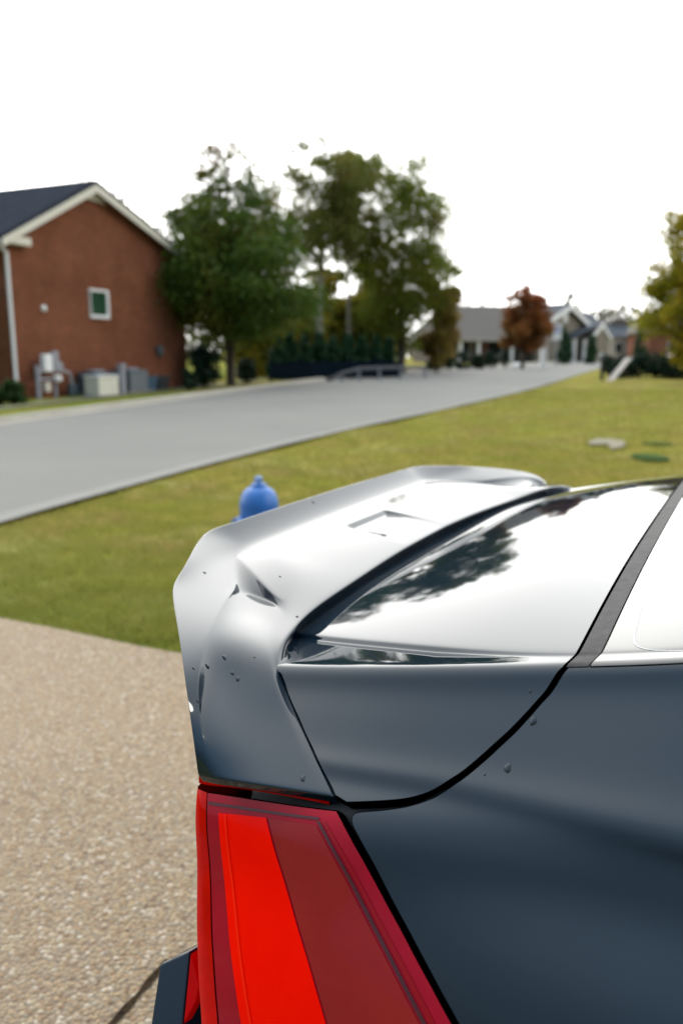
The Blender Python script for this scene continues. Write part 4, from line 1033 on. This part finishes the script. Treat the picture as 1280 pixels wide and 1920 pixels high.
for px, m_, lab in ((268, M_bin, 'blue grey storage bin by the brick wall, right of the air conditioners'), (291, M_bin2, 'black storage bin by the brick wall, furthest right')):
    q = wpt(px, .6); t = empty('storage_bin', q, HRZ); tag(t, lab, 'bin', 'bins by the brick wall')
    mb = MB(); v = []
    for z, s_ in ((0, .30), (.46, .36)):
        for a, b in ((-1, -1), (1, -1), (1, 1), (-1, 1)): v.append((a*s_, b*s_*.8, z))
    mb.add(v, [(3, 2, 1, 0), (4, 5, 6, 7), (0, 1, 5, 4), (1, 2, 6, 5), (2, 3, 7, 6), (3, 0, 4, 7)]); mb.build('bin_body', m_, t, bevel=.03)
    mb = MB(); mb.box((0, 0, .49), (.78, .64, .06)); mb.build('lid', m_, t, bevel=.02)

# ------------------------------------------------------------------ fence, rail and far houses
M_fence = mat('dark_navy_fence', (.004, .009, .014), rough=1, spec=0, noise=(5, (.010, .014, .022), .8))
fa, fb = at(508, 39.3), at(748, 44.0); fd = fb - fa; t = empty('dark_fence', fa, math.atan2(fd.y, fd.x)); tag(t, 'long dark navy picket fence in front of the arborvitae hedge', 'fence')
FL = math.hypot(fd.x, fd.y); mb = MB(); nb = 70
for k in range(nb): mb.box((FL*(k + .5)/nb, 0, .50 + fd.z*(k/nb)), (FL/nb*.80, .022, .76))
mb.build('pickets', M_fence, t)
mb = MB()
for z in (.2, .72): mb.box((FL/2, .035, z + fd.z/2), (FL, .04, .08))
mb.build('rail', M_fence, t)
for k in range(6):
    mb = MB(); mb.box((FL*k/5, .04, .5 + fd.z*k/5), (.10, .10, 1.05)); mb.build('post', M_fence, t)
ra = [at(px, Y) for px, Y in ((612, 38.4), (640, 38.7), (672, 39.2), (710, 40.2), (750, 41.6), (796, 43.4))]
t = empty('guard_rail', ra[0]); tag(t, 'low grey guard rail ramping up beside the road before the dark fence', 'guard rail')
hh = [.06, .36, .56, .58, .58, .56]; mb = MB(); pr = []
for p, h in zip(ra, hh): pr.append(Vector((p.x - ra[0].x, p.y - ra[0].y, p.z - ra[0].z + h)))
V = []
for p in pr: V += [p + Vector((0, 0, -.09)), p + Vector((.04, -.05, -.04)), p, p + Vector((.04, -.05, .04)), p + Vector((0, 0, .09))]
mb.add(V, [(5*i+j, 5*i+5+j, 5*i+6+j, 5*i+1+j) for i in range(len(pr)-1) for j in range(4)])
o_ = mb.build('beam', mat('weathered_rail_metal', (.12, .12, .125), rough=.8, spec=.1, noise=(3, (.08, .08, .085), .8)), t, smooth=True); sm_ = o_.modifiers.new('thick', 'SOLIDIFY'); sm_.thickness = .02
for p, h in list(zip(pr, hh))[1:]:
    mb = MB(); mb.box((p.x + .02, p.y + .08, p.z - h/2 - .02), (.12, .12, h + .1)); mb.build('post', M_grey_m, t)

def simple_window(px_, z, w, h, parent, y=-.01, m=None):
    f = MB(); f.box((px_, y - .02, z), (w + .16, .06, h + .16)); g = f.build('window', M_white, parent); q = MB(); q.box((px_, y - .055, z), (w, .03, h)); q.build('pane', m or M_pane, g)
# grey roofed single-storey house with a porch
Y1 = 86; p0, p1 = at(838, Y1), at(1042, Y1 + 4); d = p1 - p0; L = math.hypot(d.x, d.y); t = empty('grey_roofed_house', p0, math.atan2(d.y, d.x)); tag(t, 'long single storey house with grey hip roof and white porch columns behind the red tree', 'house')
ev = zat(634, Y1) - p0.z; rg = zat(571, Y1 + 4) - p0.z
mb = MB(); mb.box((L/2, 5, ev/2 - .2), (L, 8, ev + .3)); mb.build('wall', M_siding2, t)
mb = MB(); mb.add([(-.6, -.6, ev), (L + .6, -.6, ev), (L + .6, 10, ev), (-.6, 10, ev), (1.6, 4.6, rg), (L - 1.9, 4.6, rg), (-.6, -.6, ev - .12), (L + .6, -.6, ev - .12), (L + .6, 10, ev - .12), (-.6, 10, ev - .12)],
              [(0, 1, 5, 4), (1, 2, 5), (2, 3, 4, 5), (3, 0, 4), (6, 9, 8, 7), (0, 6, 7, 1), (1, 7, 8, 2), (2, 8, 9, 3), (3, 9, 6, 0)]); mb.build('roof', M_shingle_tan, t)
mb = MB(); mb.box((L/2, -.65, ev - .12), (L + 1.2, .08, .28)); mb.build('fascia', M_pale, t)
for fx in (.10, .26, .56, .66):
    mb = MB(); mb.box((L*fx, -.35, ev/2 - .1), (.26, .26, ev)); mb.build('porch_column', M_white, t)
mb = MB(); mb.box((L*.36, .97, 1.05), (1.1, .1, 2.1)); mb.build('door', mat('dark_red_door', (.13, .035, .025), rough=.5), t)
mb = MB(); mb.box((L*.88, -.1, ev/2 - .1), (L*.23, 1.9, ev - .2)); mb.build('side_bay', M_siding, t)
simple_window(L*.18, 1.5, 1.3, 1.4, t, y=.98, m=M_dark); simple_window(L*.46, 1.5, 1.5, 1.4, t, y=.98, m=M_dark)
# gabled house with pale trim
Y2 = 92; p0, p1 = at(1030, Y2 - 2), at(1142, Y2 + 7); d = p1 - p0; L = math.hypot(d.x, d.y); t = empty('gabled_house', p0, math.atan2(d.y, d.x)); tag(t, 'tan house with pale trimmed gables and navy roof behind the street signs', 'house')
gz_ = zat(575, Y2) - p0.z; ez = zat(634, Y2) - p0.z; gx = L*.24; gx1 = L*.80
mb = MB(); mb.prism([(0, 0, -.3), (gx1, 0, -.3), (gx1, 0, ez), (gx, 0, gz_), (0, 0, gz_*.80)], (0, 9, 0)); mb.build('wall', M_siding, t)
mb = MB(); mb.prism([(gx - .2, -.4, gz_ + .05), (gx1 + .7, -.4, ez - .25), (gx1 + .7, -.4, ez + .02), (gx - .2, -.4, gz_ + .32)], (0, 9.8, 0)); mb.prism([(gx + .1, -.4, gz_ + .06), (-.8, -.4, gz_*.74), (-.8, -.4, gz_*.74 + .28), (gx + .1, -.4, gz_ + .32)], (0, 9.8, 0)); mb.build('roof', M_shingle_navy, t)
mb = MB(); mb.prism([(gx, -.5, gz_ - .32), (gx1 + .7, -.5, ez - .55), (gx1 + .7, -.5, ez - .05), (gx, -.5, gz_ + .25)], (0, .08, 0)); mb.prism([(gx, -.5, gz_ - .32), (-.8, -.5, gz_*.72 - .25), (-.8, -.5, gz_*.74 + .20), (gx, -.5, gz_ + .25)], (0, .08, 0)); mb.build('rake_board', M_white, t)
mb = MB(); mb.box((gx*.85, -.03, gz_*.80), (.8, .08, .9)); mb.build('gable_vent', M_white, t)
z2 = zat(612, Y2) - p0.z; z3 = zat(638, Y2) - p0.z
mb = MB(); mb.prism([(L*.42, -1.6, -.3), (L*.74, -1.6, -.3), (L*.74, -1.6, z3), (L*.60, -1.6, z2), (L*.42, -1.6, z3)], (0, 1.6, 0)); w2 = mb.build('porch_wing', M_siding, t)
mb = MB(); mb.prism([(L*.40, -1.8, z3 - .1), (L*.60, -1.8, z2), (L*.77, -1.8, z3 - .1), (L*.77, -1.8, z3 + .3), (L*.60, -1.8, z2 + .42), (L*.40, -1.8, z3 + .3)], (0, .1, 0)); mb.build('trim', M_white, w2)
mb = MB(); mb.prism([(L*.16, -1.5, z3 + .15), (L*.60, -1.5, z2 + .3), (L*.60, -1.5, z2 + .45), (L*.16, -1.5, z3 + .30)], (0, 1.6, 0)); mb.build('porch_roof', M_shingle_navy, t)
for fx in (.20, .36, .50):
    mb = MB(); mb.box((L*fx, -1.3, z3/2), (.28, .28, z3 + .2)); mb.build('porch_column', M_white, t)
mb = MB(); mb.add([(gx1*.62, 2, gz_*1.0), (L + 1.6, 3.5, gz_*.97), (L + .9, .2, ez + .1), (gx1 + .2, .2, ez + .1), (gx1*.62, 4, gz_*.97 - .1), (L + 1.6, 6.5, gz_*.7)], [(0, 1, 2, 3), (0, 4, 5, 1)]); mb.build('rear_roof', M_shingle_navy, t)
mb = MB(); mb.box((L*.92, 3.2, ez/2), (L*.20, 5.5, ez + .4)); mb.build('rear_wing', M_pale, t)
simple_window(L*.30, 1.4, 1.2, 1.5, t, m=M_dark)
# smaller pale house further along
Y3 = 108; p0, p1 = at(1148, Y3), at(1226, Y3 + 3); d = p1 - p0; L = math.hypot(d.x, d.y); t = empty('blue_roofed_house', p0, math.atan2(d.y, d.x)); tag(t, 'small pale house with dark blue roof and rounded tan upper roof, far down the street', 'house')
za, zb, zc_ = (zat(y_, Y3) - p0.z for y_ in (632, 612, 597))
mb = MB(); mb.box((L/2, 4, za/2 - .2), (L, 7, za + .4)); mb.build('wall', M_pale, t)
mb = MB(); mb.add([(-.4, 0, za), (L + .4, 0, za), (L*.9, 3, zb + .2), (L*.1, 3, zb + .2), (-.4, 8, za), (L + .4, 8, za)], [(0, 1, 2, 3), (1, 5, 2), (5, 4, 3, 2), (4, 0, 3)]); mb.build('roof', M_shingle_navy, t)
mb = MB(); pts = [(L*.22 + L*.62*k/10, 3.2, zb - .2 + (zc_ - zb + .4)*math.sin(math.pi*k/10)**.6) for k in range(11)]; mb.prism(pts, (0, 3.5, 0)); mb.build('upper_roof', M_shingle_tan, t)
mb = MB(); mb.prism([(L*.38, -.6, -.3), (L*.56, -.6, -.3), (L*.56, -.6, za), (L*.47, -.6, zb), (L*.38, -.6, za)], (0, 1.5, 0)); mb.build('gable_wing', M_pale, t)
simple_window(L*.75, 1.5, 1.2, 1.3, t, y=.48, m=M_dark); simple_window(L*.18, 1.5, 1.2, 1.3, t, y=.48, m=M_dark)
Y4 = 96; p0 = at(1214, Y4); t = empty('orange_brick_house', p0); tag(t, 'orange brick house half hidden behind the yellow green tree', 'house')
mb = MB(); mb.box((4.6, 4, 1.4), (9, 7, 3.6)); mb.build('wall', M_brick2, t)
mb = MB(); mb.add([(-.4, .2, 3.2), (9.5, .2, 3.2), (9.5, 8, 3.2), (-.4, 8, 3.2), (2.5, 4, 5.6), (7, 4, 5.6)], [(0, 1, 5, 4), (1, 2, 5), (2, 3, 4, 5), (3, 0, 4), (3, 2, 1, 0)]); mb.build('roof', M_shingle_tan, t)
simple_window(3.0, 1.6, 1.2, 1.3, t, y=.49, m=M_dark)

# ------------------------------------------------------------------ street things
M_sgreen = mat('green_sign_face', (.06, .28, .05), rough=.5); M_sblue = mat('pale_blue_sign_face', (.42, .42, .62), rough=.5)
q = at(1022, 66); t = empty('street_sign', q); tag(t, 'green street name sign on a pale post right of the red tree', 'street sign')
mb = MB(); mb.tube([(0, 0, -.1), (0, 0, zat(618, 66) - q.z)], .05, 8); mb.build('post', M_white, t, smooth=True)
mb = MB(); mb.box((.05, -.06, zat(626, 66) - q.z), (.75, .03, .28)); mb.build('sign_plate', M_sgreen, t, bevel=.01)
q = at(1040, 66.6); t = empty('notice_sign', q); tag(t, 'pale blue and white notice sign on a post beside the green street sign', 'sign')
mb = MB(); mb.tube([(0, 0, -.1), (0, 0, zat(602, 66.6) - q.z)], .045, 8); mb.build('post', M_grey_m, t, smooth=True)
mb = MB(); mb.box((0, -.06, zat(622, 66.6) - q.z), (.72, .03, 1.3)); o_ = mb.build('sign_plate', M_white, t, bevel=.02)
mb = MB(); mb.box((0, -.083, zat(618, 66.6) - q.z), (.46, .01, .55)); mb.build('sign_emblem', M_sblue, o_)
q = at(1015, 68); t = empty('white_post', q); tag(t, 'plain white post standing on the verge below the green street sign', 'post')
mb = MB(); mb.box((0, 0, .75), (.30, .30, 1.6)); mb.build('shaft', M_white, t, bevel=.02)
mb = MB(); mb.box((0, 0, 1.60), (.38, .38, .1)); mb.build('cap', M_white, t, bevel=.02)
q = at(968, 70); t = MB().lathe([(0, 0), (.28, .02), (.32, .12), (.2, .27), (0, .3)], 12).build('white_stone', M_white, smooth=True, loc=q); tag(t, 'small white stone on the grass verge beneath the red tree', 'stone')
M_wood_d = mat('dark_wood', (.018, .022, .020), rough=.8, noise=(8, (.03, .035, .03), .7))
q = at(1127, 41.5); t = empty('dark_post', q); tag(t, 'dark mailbox post at the road edge on top of the lawn', 'mailbox')
mb = MB(); mb.box((0, 0, .55), (.16, .16, 1.2)); mb.build('shaft', M_wood_d, t, bevel=.02)
mb = MB(); mb.prism([(-.13, -.28, 1.0), (.13, -.28, 1.0), (.13, -.28, 1.2), (.07, -.28, 1.29), (-.07, -.28, 1.29), (-.13, -.28, 1.2)], (0, .55, 0)); mb.build('mailbox', M_dgrey, t, bevel=.02)
q0, q1 = at(1143, 39.5), at(1175, 41.5); zt = zat(671, 41.5)
t = empty('pale_board', q0); tag(t, 'pale weathered board leaning on the dark shrubs at the top of the lawn', 'board')
b0_, b1_ = Vector((0, 0, .02)), Vector((q1.x - q0.x, q1.y - q0.y, zt - q0.z)); sd2 = Vector((.17, -.05, .03))
mb = MB(); mb.prism([b0_ - sd2, b1_ - sd2, b1_ + sd2, b0_ + sd2], (.03, .05, .02)); mb.build('plank', M_pale, t, bevel=.01)
mb = MB(); mb.prism([b1_*.7 - sd2*.6, b1_*.7 + sd2*.6, b1_*.7 + sd2*.6 + Vector((.25, .5, -.55)), b1_*.7 - sd2*.6 + Vector((.25, .5, -.55))], (.03, .03, .02)); mb.build('prop', M_wood_d, t)
# covers in the lawn
M_lid = mat('dark_green_cover', (.055, .085, .030), rough=1, spec=0)
M_lid2 = mat('mossy_cover', (.10, .12, .035), rough=1, spec=0)
def ring(px, py, px1, py1, n=28):
    a, b = gpt(px, py), gpt(px1, py1); c = (a + b)/2; return c, (b - a).length/2
def cover(pxa, pxb, py, hpx, label, m, rim):
    a, b = gpt(pxa, py), gpt(pxb, py); c = (a + b)/2; rx = (b - a).length/2; ry = abs(gpt((pxa+pxb)/2, py + hpx/2).y - gpt((pxa+pxb)/2, py - hpx/2).y)/2
    t = empty('ground_cover', c); tag(t, label, 'manhole cover', 'covers set in the lawn')
    for nm, s_, z, mm in (('rim', 1.0, .012, rim), ('lid', .86, .016, m)):
        mb = MB(); top = [(rx*s_*math.cos(2*math.pi*k/28), ry*s_*math.sin(2*math.pi*k/28), z) for k in range(28)]; mb.prism([(x, y, -.05) for x, y, _ in top], (0, 0, z + .05)); mb.build(nm, mm, t)
cover(1188, 1248, 857, 12, 'dark oval cover in the lawn, the nearer and darker one', M_lid, M_lid)
cover(1206, 1256, 831, 5, 'faint narrow dark cover in the lawn, the farther one', M_lid2, M_lid2)
c0_ = gpt(1137, 831); t = empty('concrete_slab', c0_); tag(t, 'broken pale concrete slab lying in the lawn left of the dark covers', 'slab')
pl = [gpt(*p) for p in ((1100, 829), (1118, 823), (1150, 824), (1172, 828), (1168, 838), (1146, 842), (1138, 833), (1108, 834))]
mb = MB(); mb.prism([(p.x - c0_.x, p.y - c0_.y, -.02) for p in pl], (0, 0, .035)); mb.build('slab', mat('grimy_concrete', (.20, .175, .12), rough=.95, noise=(3, (.15, .135, .07), .95)), t, bevel=.015)
# hydrant
M_hyd = mat('blue_hydrant_paint', (.018, .135, .42), rough=.45, noise=(14, (.014, .105, .34), .8), bump=(50, .15, .003))
hq = at(489, 4.72); hz = hq.z; ht = zat(893, 4.72) - hz
t = empty('fire_hydrant', hq, R(35)); tag(t, 'blue fire hydrant on the grass just beyond the car', 'fire hydrant')
mb = MB(); mb.lathe([(.0, -.05), (.16, -.05), (.16, .03), (.10, .04), (.10, ht-.30), (.125, ht-.295), (.125, ht-.265), (.10, ht-.26)], 32); mb.build('barrel', M_hyd, t, smooth=True)
mb = MB(); mb.lathe([(.0, ht-.262), (.112, ht-.26), (.116, ht-.235), (.110, ht-.20), (.113, ht-.170), (.110, ht-.145), (.101, ht-.112), (.085, ht-.084), (.062, ht-.066), (.046, ht-.060), (.045, ht-.046), (.033, ht-.042), (.0, ht-.040)], 40); mb.build('bonnet', M_hyd, t, smooth=True)
mb = MB(); mb.lathe([(.0, ht-.05), (.027, ht-.05), (.025, ht-.008), (.018, ht), (.0, ht)], 5); mb.build('operating_nut', mat('pale_blue_nut', (.15, .25, .46), rough=.5), t, bevel=.002)
for a, r_, l_ in ((R(180), .052, .155), (R(0), .052, .155), (R(-90), .068, .165)):
    mb = MB(); mb.tube([(0, 0, 0), (0, 0, l_*.78), (0, 0, l_*.78+.001), (0, 0, l_), (0, 0, l_+.001), (0, 0, l_+.03)], [r_*.8, r_*.8, r_*1.15, r_*1.1, r_*.4, r_*.35], 20); o_ = mb.build('nozzle_cap', M_hyd, t, smooth=True)
    o_.location = (0, 0, ht - .285); o_.rotation_euler = (0, R(90), 0) if a == 0 else ((0, R(-90), 0) if abs(a) > 3 else (R(90), 0, 0))
# red car at the far right
q = at(1306, 58); t = empty('red_car', q, R(12)); tag(t, 'red car parked far off, cut by the right edge beyond the shrubs', 'car')
M_red = mat('red_car_paint', (.42, .012, .030), rough=.2, coat=.6)
mb = MB(); pf = [(-2.1, .25), (2.1, .25), (2.15, .62), (1.9, .86), (1.0, .95), (.45, 1.38), (-.95, 1.42), (-1.75, 1.0), (-2.12, .92)]
mb.prism([(x, -.85, z) for x, z in pf], (0, 1.7, 0)); mb.build('body', M_red, t, bevel=.09)
for s_ in (-1, 1):
    mb = MB(); mb.prism([(x, s_*.853, z) for x, z in ((.85, .97), (.38, 1.31), (-.88, 1.34), (-1.45, 1.0))], (0, s_*.01, 0)); mb.build('side_window', M_pane, t)
    for x in (-1.3, 1.35):
        mb = MB(); mb.lathe([(.0, -.1), (.30, -.1), (.32, -.06), (.32, .06), (.30, .1), (.0, .1)], 24); w_ = mb.build('wheel', M_tyre, t, smooth=True); w_.location = (x, s_*.80, .32); w_.rotation_euler = (R(90), 0, 0)
        mb = MB(); mb.lathe([(.0, -.105), (.19, -.105), (.20, .105), (0, .105)], 20); mb.build('rim', M_rim, w_, smooth=True)

# faint aerial line in the rear window
gp = [hit(x, y, 0, 11.9) for x, y in [(1204, 1130), (1196, 1165), (1188, 1198), (1192, 1212), (1210, 1219), (1245, 1222), (1300, 1222)]]
gl = smooth_line(gp, 60); Pg = surf(gl[:, 0], gl[:, 1]); Ng = surf_n(gl[:, 0], gl[:, 1]); Ng[Ng[:, 2] < 0] *= -1
tg = np.gradient(Pg, axis=0); sdv = np.cross(tg, Ng); sdv /= np.linalg.norm(sdv, axis=1, keepdims=True)
Pq = np.stack([Pg + Ng*.0014 - sdv*.0005, Pg + Ng*.0014 + sdv*.0005], 1)
grid_mesh('aerial_line', Pq, np.stack([Ng, Ng], 1), mat('pale_aerial_line', (.60, .60, .58), rough=.6, spec=.1), bpy.data.objects['rear_window'])

# ------------------------------------------------------------------ rain drops lying on the car
bpy.context.view_layer.update(); dg = bpy.context.evaluated_depsgraph_get()
drops = [((421, 1233), 5.0, 'uppermost of the drops on the grey end of the spoiler'), ((389, 1249), 5.0, 'leftmost of the drops on the grey end of the spoiler'), ((436, 1262), 4.2, 'upper drop of the close pair on the spoiler end'), ((446, 1273), 4.8, 'lower drop of the close pair on the spoiler end'),
         ((477, 1232), 2.4, 'tiny drop at the right of the spoiler end'), ((384, 1074), 3.6, 'lone dark drop on the broad spoiler corner'), ((363, 1253), 2.8, 'small drop on the spoiler edge strip, the upper one'), ((371, 1315), 2.8, 'small drop on the spoiler edge strip, the lower one'),
         ((525, 1081), 3.0, 'faint drop on the spoiler top beside the sharp dent'), ((557, 1156), 4.0, 'drop on the spoiler inner edge beside the black gap'), ((543, 941), 4.4, 'leftmost drop on the rear lip of the spoiler'), ((587, 942), 4.4, 'drop on the rear lip of the spoiler, right of the leftmost'),
         ((999, 1352), 6.5, 'upper of two large drops on the car side below the trunk gap'), ((951, 1440), 7.0, 'lower of two large drops on the car side below the trunk gap'), ((908, 1452), 2.4, 'tiny drop left of the lower large drop on the car side'), ((993, 1296), 2.6, 'tiny drop on the car side just above the trunk gap'), ((568, 1460), 5.0, 'flat drop near the bottom edge of the spoiler end')]
for (px, py), mm_, lab in drops:
    r_ = Vector(pix_ray(px, py)).normalized(); h_ = bpy.context.scene.ray_cast(dg, Vector((0, 0, CAM_H)), r_)
    if not h_[0]: continue
    rad = mm_*.0005*1.05; bm = bmesh.new(); bmesh.ops.create_icosphere(bm, subdivisions=3, radius=1)
    for v in bm.verts:
        f = 1 + .12*math.sin(3*math.atan2(v.co.y, v.co.x) + px)
        v.co.x *= 1.35*f; v.co.y *= .9*f; v.co.z = v.co.z*.55 if v.co.z > 0 else v.co.z*.05
        v.co *= rad
    me = bpy.data.meshes.new('water_drop'); bm.to_mesh(me); bm.free(); me.polygons.foreach_set('use_smooth', [True]*len(me.polygons)); me.materials.append(M_drop)
    o_ = bpy.data.objects.new('water_drop', me); SC.objects.link(o_); n_ = h_[2] if h_[2].dot(r_) < 0 else -h_[2]
    o_.rotation_mode = 'QUATERNION'; o_.rotation_quaternion = n_.to_track_quat('Z', 'X'); o_.location = h_[1] + n_*.0002
    tag(o_, 'clear rain drop, ' + lab, 'water drop', 'rain drops on the parked car')
